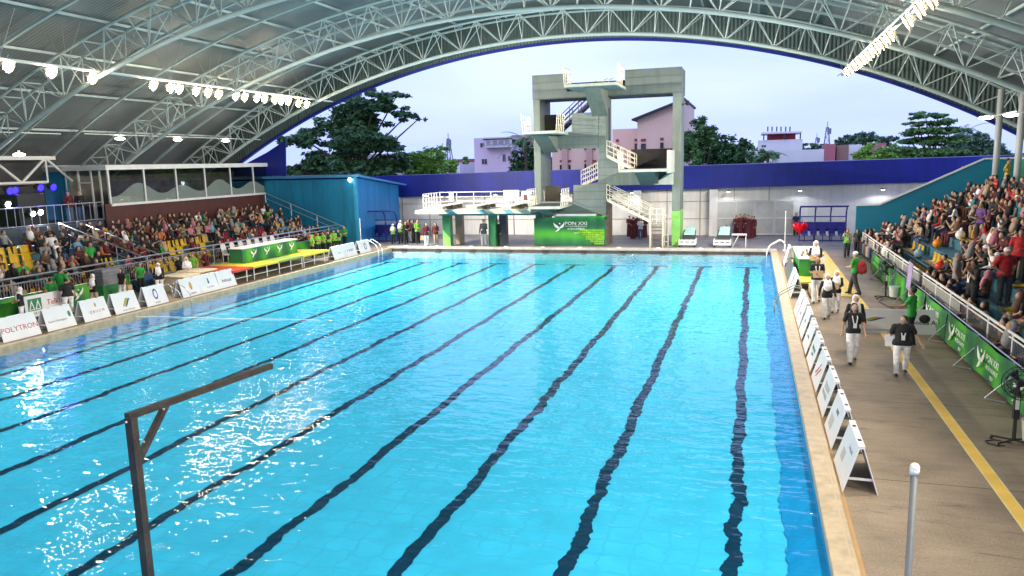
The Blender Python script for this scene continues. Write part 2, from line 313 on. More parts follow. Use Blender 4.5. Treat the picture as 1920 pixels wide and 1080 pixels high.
# gable end: corrugated inner face and blue fascia
gab=mat('gable_corrugated',(.10,.135,.125),.5,.2,var=.15); t=gab.node_tree
wv=t.nodes.new('ShaderNodeTexWave'); wv.bands_direction='X'; wv.inputs['Scale'].default_value=1.4; tcn=t.nodes.new('ShaderNodeTexCoord'); t.links.new(tcn.outputs['Object'],wv.inputs['Vector'])
bp_=t.nodes.new('ShaderNodeBump'); bp_.inputs['Strength'].default_value=.6; bp_.inputs['Distance'].default_value=.05; t.links.new(wv.outputs['Fac'],bp_.inputs['Height']); t.links.new(bp_.outputs[0],t.nodes['Principled BSDF'].inputs['Normal'])
bluef=mat('royal_blue_fascia',(.009,.019,.26),.45,var=.18,scale=.6); streaks(bluef,lo=.8)
b=MB(); b2=MB(); b3=MB(); n=64; A=arcpts(49.15,n,-39.2,15.4); B=arcpts(51.4,n,-40.3,16.2); A3=arcpts(49.29,n,-39.25,15.45)
for i in range(n):
    b.add([(A3[i][0],48.5,A3[i][1]),(A3[i+1][0],48.5,A3[i+1][1]),(B[i+1][0],48.5,B[i+1][1]),(B[i][0],48.5,B[i][1])],[(0,1,2,3)])
    b2.add([(A[i][0],48.42,A[i][1]),(A[i+1][0],48.42,A[i+1][1]),(A3[i+1][0],48.42,A3[i+1][1]),(A3[i][0],48.42,A3[i][1]),(A[i][0],48.75,A[i][1]),(A[i+1][0],48.75,A[i+1][1]),(A3[i+1][0],48.75,A3[i+1][1]),(A3[i][0],48.75,A3[i][1])],[(0,1,2,3),(4,7,6,5),(0,4,5,1),(3,2,6,7)])
    b3.add([(A3[i][0],48.6,A3[i][1]),(A3[i+1][0],48.6,A3[i+1][1]),(B[i+1][0],48.6,B[i+1][1]),(B[i][0],48.6,B[i][1])],[(0,1,2,3)])
b.build('gable_panel',gab,R); b2.build('blue_edge_trim',bluef,R); b3.build('gable_outer_panel',bluef,R)
pts=[at(x,y,48.9) for x,y in [(440,318),(500,286),(535,263),(536,330),(440,330)]]; b=MB(); b.prism(pts,(0,.08,0)); b.build('blue_corner_panel',bluef,R)
# edge beams and columns
colm=mat('column_paint',(.42,.43,.43),.5,var=.06)
for px,py0,py1,Y in ((1864,225,300,44.5),(1905,235,300,42.0)):
    p0=at(px,py0,Y); p1=at(px+4,py1,Y); b=MB(); b.tube((p1.x,Y,3.0),(p1.x,Y,p0.z+1.5),.15,12); b.build('roof_column',colm,R,smooth=True)
for Y in (46.2,37.6,28.3,19.2,10.2):
    b=MB(); b.box((-37.6,Y-.16,.3),(-37.3,Y+.16,arc(-37.4,rl)+.1)); b.build('roof_column',colm,R)
p=atx(108,305,-35.2); 
# horizontal edge truss along the left side
b=MB(); z0,z1=6.75,5.45; xx=-36.9
b.box((xx-.08,-8,z0-.1),(xx+.08,33.6,z0+.1)); b.tube((xx,-8,z1),(xx,33,z1),.08,6); y=-7
while y<32: b.tube((xx,y,z1),(xx,y+1.6,z0),.07,6); b.tube((xx,y+1.6,z0),(xx,y+3.2,z1),.07,6); b.tube((xx,y+1.6,z0),(xx,y+1.6,z1),.05,6); y+=3.2
b.build('side_truss',white,R)
PWL=3000; PWR=2100
# ------------------------------------------------------------------ floodlights
_T=['twenty','thirty','forty','fifty','sixty','seventy']
ORD=['first','second','third','fourth','fifth','sixth','seventh','eighth','ninth','tenth','eleventh','twelfth','thirteenth','fourteenth','fifteenth','sixteenth','seventeenth','eighteenth','nineteenth','twentieth']
for t_ in _T:
    if t_!='twenty': ORD.append(t_[:-1]+'ieth')
    ORD+=[t_+'-'+u for u in ORD[:9]]
glass=mat('flood_glass',(.9,.85,.7),.3,emit=(1,.80,.52),es=170); MATS['flood_glass']=glass
housing=mat('flood_housing',(.16,.15,.14),.5,.4)
reflm=mat('lamp_reflector',(.8,.72,.55),.35,.2)
def flood(name,lab,p,aim,group,power,r=.27,depth=.32,m=glass,col=(1,.92,.80),spot=True):
    aim=(aim[0],p[1]+(5 if p[0]<0 else 1.5),0)
    T=thing(name,lab,'floodlight',tuple(p),group)
    p=Vector(p); d=(Vector(aim)-p).normalized(); u=d.orthogonal().normalized(); w=d.cross(u)
    n=16; A=[(.0,-depth,.10),(0,-depth*.55,.13),(0,0,r)]
    b=MB(); b.tube(p-d*depth,p-d*depth*.6,.10,n); b.tube(p-d*depth*.6,p,.11,n,r2=r,cap=False); b.build('lamp_housing',housing,T,smooth=False)
    b=MB(); b.tube(p-d*.13,p-d*.11,r*.74,n); b.build('lamp_glass',m,T); b=MB(); b.tube(p-d*.125,p+d*.01,r*.66,n,r2=r*.99,cap=False); b.build('reflector',reflm,T)
    b=MB(); b.tube(p-d*depth*.7+u*0,p+Vector((0,0,.45)),.025,6); b.build('bracket',steel,T)
    if spot:
        l=bpy.data.lights.new('flood_beam','SPOT'); l.energy=power; l.spot_size=math.radians(108 if p[0]<0 else 138); l.spot_blend=.8; l.color=col; l.shadow_soft_size=.15
        o=bpy.data.objects.new('flood_beam',l); COL.objects.link(o); o.parent=T; q=p+d*.06-p
        o.location=q; o.rotation_euler=d.to_track_quat('-Z','Y').to_euler()
    return T
ZL=9.9
left_px=[(18,125),(99,136),(176,148),(290,161),(322,166),(338,168),(370,172),(392,175),(412,178),(444,181),(461,183),(484,185),(498,186),(517,188),(530,190),(543,191),(562,195),(577,197)]
XLG=-27.9
for i,(x,y) in enumerate(left_px):
    q=atx(x,y,XLG); p=Vector((XLG,q.y,min(max(q.z,9.6),10.1)))
    flood('floodlight','lit round floodlight of the left roof row, %s from the left'%ORD[i],p,(-10,p.y+1,0),'floodlights in the left row under the roof',PWL)
XRG=4.6
right_px=[(1742,3),(1720,22),(1698,43),(1664,72),(1652,83),(1640,94),(1629,103),(1621,109),(1613,116),(1605,122),(1597,128),(1590,133),(1583,138)]
for i,(x,y) in enumerate(right_px):
    q=atx(x,y,XRG); p=Vector((XRG,q.y,min(max(q.z,9.6),10.2)))
    flood('floodlight','lit round floodlight of the right roof row, %s from the top'%ORD[i],p,(-12,p.y-2,0),'floodlights in the right row under the roof',PWR,r=.27)
for i,y in enumerate((15.5,10.5,5.5,.5)):
    flood('floodlight','floodlight near the camera end of the left row, %s from that end'%ORD[3-i],(XLG,y,9.9),(-10,y+1,0),'near floodlights of the left row',PWL*1.7)
    flood('floodlight','floodlight near the camera end of the right row, %s from that end'%ORD[3-i],(XRG,y,9.9),(-12,y-2,0),'near floodlights of the right row',PWR*1.7)
# hanging catwalk battens
for nm,X,lab,y0,y1 in (('light_catwalk',XLG-.15,'long thin steel batten carrying the left row of floodlights',4,50.2),('light_catwalk',XRG+.15,'long steel ladder batten carrying the right row of floodlights',4,49.5)):
    T=thing(nm,lab,'lighting batten',(X,y0,10.4)); b=MB(); b.tube((X-.12,y0,10.35),(X-.12,y1,10.35),.05,6); b.tube((X+.12,y0,10.35),(X+.12,y1,10.35),.05,6)
    y=y0
    while y<y1: b.tube((X-.12,y,10.35),(X+.12,y,10.35),.025,5); y+=.8
    b.build('batten_frame',white,T)
    y=y0+1
    while y<y1-.5:
        for dx in (-.5,0,.5): b=MB(); b.tube((X,y,10.4),(X+dx,y+dx,arc(X+dx,51.1)),.012,4); b.build('hanger_rod',steel,T)
        y+=3.1
# small side lamps on a conduit at the lower left
T=thing('side_lamp_conduit','thin white conduit carrying small white lamps low on the left roof','lamp rail',(-34,33,7.9)); b=MB(); b.tube((-34,33,7.95),(-34,50,7.95),.03,5); b.tube((-34,24,7.9),(-34,31.5,7.9),.03,5); b.build('conduit_tube',white,T)
wl=mat('white_lamp_glass',(1,1,1),.3,emit=(1,.95,.85),es=14)
for i,(x,y) in enumerate([(36,290),(225,260),(333,262),(423,264),(500,265)]):
    q=atx(x,y,-34); b=MB(); T=thing('roof_lamp','small white lamp low under the left roof, %s from the left of its rail'%ORD[i],'lamp',tuple(q),'small lamps low on the left roof')
    b.sphere(q,(.22,.3,.09),12); b.build('lamp_glass',wl,T,smooth=True); b=MB(); b.tube(q+Vector((0,0,.05)),q+Vector((0,0,.2)),.05,8); b.build('lamp_neck',white,T)
for i,(x,y) in enumerate([(1848,221),(1895,216)]):
    q=at(x,y,40); b=MB(); T=thing('roof_lamp','small glowing lamp low under the right roof, %s'%['left one of two','right one of two'][i],'lamp',tuple(q),'small lamps low on the right roof')
    b.sphere(q,(.3,.2,.08),12); b.build('lamp_glass',wl,T,smooth=True); b=MB(); b.tube(q,q+Vector((1.2,0,.25)),.04,6); b.build('lamp_arm',white,T)
# ------------------------------------------------------------------ far building with blue band
wallw=mat('white_wall_panel',(.84,.83,.80),.55,var=.06,scale=.6)
FB=thing('rear_building','long low white building with a deep blue parapet band across the far side','building',(-5,57,.3))
b=MB(); b.box((-27.2,57.0,.3),(16,60,3.9)); b.build('wall',wallw,FB)
b=MB(); z0,z1=3.55,5.2
b.add([(-29.6,56.5,3.3),(16,56.5,3.95),(16,56.5,5.5),(-29.6,56.5,5.02)],[(0,1,2,3)]); b.add([(-29.6,60.5,5.02),(16,60.5,5.5),(16,56.5,5.5),(-29.6,56.5,5.02)],[(0,1,2,3)]); b.add([(-29.6,60.5,3.3),(16,60.5,3.95),(16,56.5,3.95),(-29.6,56.5,3.3)],[(0,1,2,3)])
b.add([(-29.6,60.5,3.3),(-29.6,60.5,5.02),(-29.6,56.5,5.02),(-29.6,56.5,3.3)],[(0,1,2,3)])
b.build('parapet_band',bluef,FB)
b=MB()
for x in np.arange(-27,1.5,2.35):
    b.box((x-.025,56.955,.3),(x+.025,57.0,3.7))
for z in (1.5,2.75): b.box((-27,56.962,z-.02),(1.4,56.998,z+.02))
b.build('panel_joints',mat('panel_joint',(.34,.33,.3),.6),FB)
winm=mat('office_glass',(.50,.50,.46),.15,var=.1,spec=.6)
for i in range(4):
    x0=-2.35+i*1.32; f=MB(); 
    for a_,b_ in (((x0,56.9,.35),(x0+.06,56.955,2.75)),((x0+1.22,56.9,.35),(x0+1.28,56.955,2.75)),((x0+.061,56.9,2.69),(x0+1.219,56.955,2.75)),((x0+.061,56.9,.35),(x0+1.219,56.955,.45)),((x0+.061,56.9,1.5),(x0+1.219,56.955,1.56))): f.box(a_,b_)
    fo=f.build('window',white,FB); p_=MB(); p_.box((x0+.07,56.93,.46),(x0+1.21,56.95,2.68)); p_.build('window_pane',winm,fo)
for px in (536*0+1338,1196):
    q=at(px,400,56.8); b=MB(); b.box((q.x-.28,56.4,.3),(q.x+.28,56.85,3.6)); b.build('pilaster',white,FB)
downs=[]
for px in (1655,1185,1366,1500,1050,930,800):  # rightmost one is seen; most others are added to brighten the white wall
    q=at(px,352,56.2); T=thing('wall_downlight','small white downlight under the blue parapet, %s'%{1655:'rightmost, beside the right stand',1185:'behind the tower stair',1366:'right of the tower',1500:'added wall light above the open team shelter',1050:'added wall light behind the green tower banner',930:'added wall light behind the right green post',800:'leftmost, added wall light beyond the springboard deck'}[px],'lamp',(q.x,56.75,3.55),'downlights under the blue parapet'); b=MB(); b.box((q.x-.1,55.95,3.42),(q.x+.1,56.07,3.46)); b.build('lamp_glass',wl,T)
    b=MB(); b.box((q.x-.14,55.9,3.461),(q.x+.14,56.12,3.52)); b.box((q.x-.03,56.0,3.521),(q.x+.03,56.6,3.56)); b.build('lamp_housing',housing,T)
    l=bpy.data.lights.new('downlight_beam','SPOT'); l.energy=70 if px==1655 else 45; l.spot_size=math.radians(150); l.color=(.92,.95,1); l.shadow_soft_size=.15; o=bpy.data.objects.new('downlight_beam',l); COL.objects.link(o); o.parent=T; o.location=(0,-.74,-.20)
# low roofs just behind
# ------------------------------------------------------------------ teal building at the end of the left stand
teal=mat('teal_wall',(.010,.22,.42),.5,var=.1,scale=.5); teal2=mat('blue_wall',(.01,.17,.44),.5,var=.1,scale=.5)
TB=thing('teal_building','plain teal building with a blue pitched end behind the left stand','building',(-30,50,.3))
b=MB(); b.box((-40,48.6,.3),(-26.75,48.9,5.02)); b.build('front_wall',teal,TB)
b=MB(); b.add([(-26.6,48.6,.3),(-26.6,55.5,.3),(-26.6,55.5,4.3),(-26.6,48.6,5.1)],[(0,1,2,3)]); b.box((-40,55.4,.3),(-26.65,55.5,4.2)); b.build('side_wall',teal2,TB)
b=MB(); b.box((-26.75,48.55,.3),(-26.55,48.75,5.1)); b.build('corner_trim',mat('sky_blue_trim',(.03,.30,.50),.5),TB)
b=MB(); b.prism([(-40,48.3,5.12),(-26.3,48.3,5.12),(-26.3,48.3,5.26),(-40,48.3,5.26)],(0,.7,.05)); b.prism([(-26.2,48.4,5.16),(-26.2,56.2,4.25),(-26.2,56.2,4.38),(-26.2,48.4,5.3)],(-13.6,0,0)); b.build('roof',mat('blue_roof_edge',(.05,.22,.45),.5),TB)
q=at(656,337,48.45); T=thing('wall_lamp','small white lamp fixed high on the teal wall corner','lamp',tuple(q)); b=MB(); b.sphere(q,(.13,.12,.16),10); b.build('lamp_glass',wl,T,smooth=True); b=MB(); b.box((q.x-.12,48.4,q.z+.12),(q.x+.12,48.6,q.z+.25)); b.build('lamp_bracket',black,T)
# ------------------------------------------------------------------ stands
standm=mat('stand_concrete_blue',(.05,.16,.22),.6,var=.2,scale=1.2)
def stand(name,lab,xf,sgn,y0,y1,nrow,dx,z0,dz,m):
    T=thing(name,lab,'grandstand',(xf,(y0+y1)/2,0))
    b=MB()
    for i in range(nrow):
        xa=xf+sgn*(dx*i); xb=xf+sgn*(dx*(i+1)) if i<nrow-1 else xf+sgn*(dx*(i+1)+.6)
        b.box((xa,y0,-.5),(xb,y1,z0+dz*i))
    b.build('steps',m,T); return T
RS=dict(xf=6.0,dx=.78,z0=.95,dz=.40,n=8)
LS=dict(xf=-28.0,dx=.80,z0=.75,dz=.29,n=7)
RT_=stand('grandstand','stepped blue grandstand full of spectators along the right side','',0,0,0,0,0,0,0,standm) if False else stand('grandstand','stepped blue grandstand full of spectators along the right side',RS['xf'],1,-10,45.8,RS['n'],RS['dx'],RS['z0'],RS['dz'],standm)
LT_=stand('grandstand','stepped blue grandstand full of spectators along the left side',LS['xf'],-1,-10,48.3,LS['n'],LS['dx'],LS['z0'],LS['dz'],standm)
# right stand: end wall, white rail, rear wall
b=MB(); P=[at(1606,386,46),at(1648,385,46),at(1845,299,46),at(1960,296,46)]; P=[Vector((p.x,46,p.z)) for p in P]
b.prism([Vector((P[0].x,46,.3))]+P+[Vector((P[3].x,46,.3))],(0,.2,0)); b.build('end_wall',mat('teal_stand_wall',(.01,.20,.32),.5,var=.08,scale=.5),RT_)
b=MB(); 
for a_,c_ in zip(P[:-1],P[1:]): b.tube(a_+Vector((0,-.02,.04)),c_+Vector((0,-.02,.04)),.06,4)
b.build('parapet_cap',white,RT_)
b=MB(); b.box((13.0,-10,.3),(13.2,45.98,P[3].z-.02)); b.build('rear_wall',mat('green_rear_wall',(.03,.24,.12),.6,var=.2,scale=.4),RT_)
b=MB(); b.box((12.98,-10,P[3].z-.02),(13.22,45.98,P[3].z+.08)); b.build('rear_cap',white,RT_)
# left stand: front face, brown wall under booth
b=MB(); b.box((-34.15,33.9,2.5),(-34.05,48.4,4.15)); b.build('brown_wall',mat('brown_wall',(.085,.025,.018),.6,var=.15),LT_)
# commentary booth
BT=thing('commentary_booth','long glazed booth with white frame and wavy frosted film above the left stand','booth',(-34,41,4.1))
fr_=MB(); X=-34.0
fr_.box((X-3.2,34.0,6.02),(X+.16,50.6,6.28)); 
fr_.box((X-.06,34.3,4.02),(X+.06,50.2,4.16))
fr_.build('roof_slab',white,BT)
ys=[atx(x,340,X).y for x in (203,270,330,384,432,475,513)]
for y in ys:
    b=MB(); b.box((X-.05,y-.05,4.16),(X+.05,y+.05,6.02)); b.build('mullion',white,BT)
b=MB(); b.box((X-3,34.25,3.1),(X,34.33,3.2)); 
for x_ in (-37,-36.1,-35.2,-34.6): b.box((x_-.04,34.25,3.2),(x_+.04,34.33,6.02))
b.box((-36.1,34.25,5.3),(-35.2,34.33,5.38))
b.build('side_frame',white,BT)
bgl=bpy.data.materials.new('booth_glass'); bgl.use_nodes=True; t=bgl.node_tree; t.nodes.clear(); o=t.nodes.new('ShaderNodeOutputMaterial'); mxs=t.nodes.new('ShaderNodeMixShader'); tr_=t.nodes.new('ShaderNodeBsdfTransparent'); g_=t.nodes.new('ShaderNodeBsdfGlossy'); tr_.inputs[0].default_value=(.75,.78,.76,1); g_.inputs['Roughness'].default_value=.03; mxs.inputs[0].default_value=.05
t.links.new(tr_.outputs[0],mxs.inputs[1]); t.links.new(g_.outputs[0],mxs.inputs[2]); t.links.new(mxs.outputs[0],o.inputs[0])
streaks(wallw,lo=.9); streaks(teal,lo=.75); streaks(teal2,lo=.75)
film=mat('frosted_film',(.75,.75,.73),.6,var=.04)
for i,(a_,c_) in enumerate(zip(ys[:-1],ys[1:])):
    b=MB(); b.box((X-.01,a_+.05,4.16),(X+.01,c_-.05,6.02)); b.build('window_pane',bgl,BT)
b=MB(); n=120; vs=[]
for i in range(n+1):
    y=34.4+(49.2-34.4)*i/n; z=4.85+.28*math.sin(y*1.75+.6)+.12*math.sin(y*.9)
    vs.append((y,min(z,5.4)))
for p,q in zip(vs[:-1],vs[1:]): b.quad((X-.045,p[0],4.16),(X-.045,q[0],4.16),(X-.045,q[0],q[1]),(X-.045,p[0],p[1]))
b.build('wavy_film',film,BT)
b=MB(); b.box((-36.95,34.4,3.2),(-36.9,50.2,6.0)); b.box((-36.9,50.15,4.1),(-34.1,50.2,6.0)); b.box((-36.9,34.4,4.0),(-34.1,50.1,4.05)); b.build('interior_walls',mat('booth_interior',(.22,.19,.15),.7,var=.3),BT)
b=MB(); b.box((-37.2,34.28,3.4),(-36.9,34.34,6.0)); b.box((-38.9,34.26,3.1),(-37.25,34.34,5.98)); b.build('teal_panel',teal,BT)
# ------------------------------------------------------------------ diving tower
conc=mat('tower_concrete',(.15,.185,.165),.6,var=.1,scale=.8,bump=.15,bscale=8)
concw=mat('tower_cream_edge',(.42,.45,.40),.6,var=.08)
pan=mat('tower_board_marked',(.14,.17,.16),.6,var=.08,scale=.7)
t=pan.node_tree; b0=t.nodes['Principled BSDF']; src=b0.inputs['Base Color'].links[0].from_socket   # horizontal shuttering grooves
wv=t.nodes.new('ShaderNodeTexWave'); wv.bands_direction='Z'; wv.inputs['Scale'].default_value=.62; tcn=t.nodes.new('ShaderNodeTexCoord'); t.links.new(tcn.outputs['Object'],wv.inputs['Vector'])
cr=t.nodes.new('ShaderNodeValToRGB'); cr.color_ramp.elements[0].position=0; cr.color_ramp.elements[0].color=(.72,.72,.72,1); cr.color_ramp.elements[1].position=.06; cr.color_ramp.elements[1].color=(1,1,1,1)
mm=t.nodes.new('ShaderNodeMix'); mm.data_type='RGBA'; mm.blend_type='MULTIPLY'; mm.inputs[0].default_value=1
t.links.new(wv.outputs['Fac'],cr.inputs[0]); t.links.new(src,mm.inputs[6]); t.links.new(cr.outputs[0],mm.inputs[7]); t.links.new(mm.outputs[2],b0.inputs['Base Color'])
streaks(conc,lo=.82); streaks(pan,lo=.84); streaks(concw,lo=.8)
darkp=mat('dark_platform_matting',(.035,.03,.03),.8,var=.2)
greenp=mat('light_green_paint',(.20,.50,.10),.5,var=.1)
railm=mat('cream_railing_paint',(.62,.58,.46),.45,var=.05)
TW=thing('diving_tower','tall grey green concrete diving tower with platforms at several heights','diving tower',(-9,50,.3))
Y0,YB=49.8,52.2
def P_(pts,Y=Y0): return [at(x,y,Y) for x,y in pts]
SO=[0]
def slab(name,px,depth,m,Y=Y0): SO[0]+=.006; Y=Y-.02-SO[0]; b=MB(); b.prism(P_(px,Y),(0,depth,0)); return b.build(name,m,TW)
# columns and beams (front outlines)
def col(name,x0,x1,z0,z1,y0,y1,m): b=MB(); b.box((x0,y0,z0),(x1,y1,z1)); return b.build(name,m,TW,bevel=.02)
xl0=at(1001.5,300,Y0).x; xl1=at(1014,300,Y0).x; xm0=at(1121.5,230,Y0).x; xm1=at(1136,250,Y0).x; xr0=at(1260.5,300,Y0).x; xr1=at(1276.5,250,Y0).x
ztop=at(1140,133,Y0).z; zb=at(1140,180,Y0).z
col('left_column',xl0,xl1,.3,zb,Y0,YB+.4,conc); col('middle_column',xm0,xm1,.3,zb,Y0,51.9,conc); col('right_column',xr0,xr1,2.55,zb,Y0,YB,conc)
col('right_column_green_foot',xr0-.003,xr1+.003,.3,2.547,Y0-.003,YB+.003,greenp)
b=MB(); b.box((xl0-.02,Y0-.02,zb),(at(1062,150,Y0).x,Y0+.25,ztop)); b.box((at(1172,150,Y0).x,Y0-.02,zb),(xr1+.02,Y0+.25,ztop)); b.box((at(1062,150,Y0).x,Y0-.02,zb),(at(1172,150,Y0).x,Y0+.25,10.3)); b.build('top_front_parapet',pan,TW)
b=MB(); b.box((xl0,Y0+.25,zb-.003),(xr1,YB+.5,zb+.35)); b.build('top_floor_slab',conc,TW)
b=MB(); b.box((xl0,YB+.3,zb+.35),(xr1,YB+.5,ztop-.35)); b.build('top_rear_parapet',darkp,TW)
b=MB(); b.box((xr1-.2,Y0+.25,zb+.35),(xr1+.017,YB+.3,ztop-.003)); b.box((xl0,Y0+.25,zb+.35),(xl0+.2,YB+.3,ztop-.003)); b.build('top_side_parapet',conc,TW)
def platform(nm,x0,x1,yf,yb,z,th=.17,kind='both',rail_h=1.05,rl=True,rr=True,yr=None):
    b=MB(); b.box((x0,yf,z-th),(x1,yb,z)); b.build(nm+'_slab',concw,TW)
    b=MB(); b.box((x0+.04,yf+.04,z),(x1-.04,yb,z+.012)); b.build(nm+'_matting',darkp,TW)
    for ok,x,lean in ((rl,x0,-.1),(rr,x1,.1)):
        if not ok: continue
        b=MB(); ya=yf+.15; ybk=yr or ya+1.9
        n=4
        for i in range(n+1):
            y=ya+(ybk-ya)*i/n; b.tube((x,y,z-.12),(x+lean,y,z+rail_h),.028,6)
        for h in (.0,.35,.7,1.0): b.tube((x+lean*h,ya,z-.12*(h==0)+rail_h*h),(x+lean*h,ybk,z-.12*(h==0)+rail_h*h),.026,6)
        b.build(nm+'_railing',railm,TW)
platform('ten_metre_platform',-10.87,-7.73,46.1,Y0+.3,10.38)
platform('seven_metre_platform',-13.6,-11.5,46.3,Y0+1.5,7.72)
platform('five_metre_platform',-7.65,-4.8,46.4,Y0+1.5,5.27,rr=False)
platform('three_metre_platform',-13.35,-11.3,46.4,Y0+1.5,3.10)
# solid end panel of the five metre platform
b=MB(); b.box((-4.8,46.45,5.0),(-4.66,Y0-.02,6.35)); b.build('five_metre_side_panel',concw,TW)
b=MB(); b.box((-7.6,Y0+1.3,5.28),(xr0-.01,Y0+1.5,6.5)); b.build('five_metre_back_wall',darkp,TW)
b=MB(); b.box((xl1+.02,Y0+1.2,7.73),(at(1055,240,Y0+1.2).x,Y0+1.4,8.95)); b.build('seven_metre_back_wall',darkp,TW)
b=MB(); b.box((xl1+.02,Y0+1.2,3.12),(at(1050,360,Y0+1.2).x,Y0+1.4,4.2)); b.build('three_metre_back_wall',mat('brown_back_wall',(.16,.13,.10),.7),TW)
# brackets: wedge shaped cantilevers
def bracket(nm,x0,x1,z,drop,yf,yb=Y0):
    b=MB(); b.prism([(x0,yf,z),(x0,yb,z),(x0,yb,z-drop)],(x1-x0,0,0)); b.build(nm,conc,TW)
bracket('ten_metre_bracket',xm0-.35,xm1+.15,10.2,1.55,46.9)
bracket('seven_metre_bracket',-13.2,-12.2,7.54,1.1,46.9); bracket('five_metre_bracket',-6.8,-5.6,5.09,.9,46.9); bracket('three_metre_bracket',-13.1,-12.3,2.92,.7,46.9)
# flared head of the middle column
slab('middle_column_head',[(1092,163),(1136,163),(1136,196),(1121,196),(1103,172)],.9,conc,Y0-.5)
# middle walls
slab('seven_metre_front_wall',[(1072,212.5),(1121.5,210),(1121.5,278),(1014,280),(1014,247),(1072,247)],.3,pan)
slab('left_beam_under',[(1014,247),(1072,247.5),(1072,262),(1014,281)],.28,conc,Y0+.35)
slab('stair_wall_upper',[(1121.5,278),(1137,278),(1160,291),(1163,322),(1136.5,346),(1136.5,407),(1075,378),(1075,347),(1090,347),(1121.5,342)],.35,pan)
slab('stair_wall_lower',[(1014,378),(1075,378),(1136.5,407),(1136.5,411),(1042,408),(1014,395)],.3,conc,Y0+.05)
slab('five_metre_front_beam',[(1163,322),(1260.5,318),(1260.5,345),(1136.5,348),(1136.5,346)],.45,conc)
slab('five_metre_haunch',[(1225,346),(1262,316),(1262,346)],.4,concw,Y0-.3)
slab('middle_wall_low',[(1121,409),(1136.5,409),(1136.5,461),(1121,461)],.5,conc,Y0+.1)
b=MB(); b.box((xm1,Y0+.1,.3),(xm1+.05,51.8,at(1136,350,Y0).z)); b.build('brown_side_panel',mat('brown_tile_panel',(.17,.12,.08),.6,var=.25,scale=3),TW)
b=MB(); b.box((xm1,Y0+1.0,at(1140,246,Y0).z-1.2),(xm1+.03,51.2,at(1140,200,Y0).z)); b.build('doorway',mat('dark_door',(.05,.045,.04),.7),TW)
# stairs
def stairs(nm,a,b_,w,n=9,rail=True,mm_=railm,side=True):
    a=Vector(a); b_=Vector(b_); S_=MB()
    for sy in (0,w):
        S_.prism([a+Vector((0,sy,-.12)),b_+Vector((0,sy,-.12)),b_+Vector((0,sy,.08)),a+Vector((0,sy,.08))],(0,.05,0))
    st=S_.build(nm,mm_,TW)
    t_=MB()
    for i in range(n):
        c=a+(b_-a)*((i+.5)/n); t_.cbox((c.x,c.y+w/2+.02,c.z),(.12,w/2,.02))
    t_.build('treads',mat('stair_tread',(.20,.13,.09),.7),st)
    if rail:
        for sy in (-.02,w+.07):
            r_=MB()
            for h in (.35,.65,.95): r_.tube(a+Vector((0,sy,h)),b_+Vector((0,sy,h)),.025,6)
            for i in range(5):
                c=a+(b_-a)*(i/4); r_.tube(c+Vector((0,sy,-.05)),c+Vector((0,sy,.95)),.025,6)
            r_.build('handrail',mm_,st)
    return st
stairs('lower_stair',at(1138,374,Y0-.9),at(1220,415,Y0-.9),.9)
stairs('upper_stair',at(1138,292,Y0-.5),at(1190,318,Y0-.5),.8,7)
dk=mat('dark_stair_steel',(.08,.07,.09),.5,.5)
stairs('top_stair',at(1052,243,Y0+1.5),at(1118,180,Y0+1.5),.8,12,mm_=dk)
stairs('mid_stair',at(1090,347,Y0+.9),at(1121,332,Y0+.9),.6,5)
# stair foot with landing box
f=MB(); A=at(1219,396,Y0-.9); B=at(1243,396,Y0-.9); zt=at(1230,420,Y0-.9).z; y=Y0-.9
for x_ in (A.x,B.x):
    for yy in (y,y+.9): f.tube((x_,yy,.3),(x_,yy,zt+.95),.045,6)
    for h in (0,.3,.6,.95): f.tube((x_,y,zt+h),(x_,y+.9,zt+h),.028,6)
for h in (0,.3,.6,.95): f.tube((A.x,y,zt+h),(B.x,y,zt+h),.028,6)
f.tube(((A.x+B.x)/2,y,zt),((A.x+B.x)/2,y,zt+.95),.025,6)
f.build('stair_landing_frame',railm,TW)
f=MB(); f.box((A.x,y,zt-.06),(B.x,y+.95,zt)); 
for i in range(6): f.box((A.x+.06,y+.1+.1*i,zt-.24*(i+1)),(B.x-.06,y+.4+.1*i,zt-.24*(i+1)+.04))
f.build('landing_steps',mat('stair_tread'),TW)
f=MB(); C_=at(1250,410,Y0-.2)
for x_ in (C_.x-.28,C_.x+.1): f.tube((x_,Y0-.25,.3),(x_,Y0-.25,C_.z),.03,6)
for h in range(5): f.tube((C_.x-.28,Y0-.25,.6+h*.42),(C_.x+.1,Y0-.25,.6+h*.42),.022,6)
f.build('side_ladder',railm,TW)
# small lamp head on right column top
q=at(1289,193,50.5); b=MB(); b.cbox((q.x,q.y,q.z),(.1,.12,.14)); b.tube(q,(xr1,q.y,q.z-.1),.03,5); b.build('side_floodlight',black,TW)
f=MB()
for dx in (0,.35):
    pp=[(-9.6+dx,Y0+.9,10.3),(-9.25+dx,Y0+.6,10.95),(-8.9+dx,Y0+.2,11.0)]; f.path(pp,.022)
f.build('ladder_hoops',steel,TW)
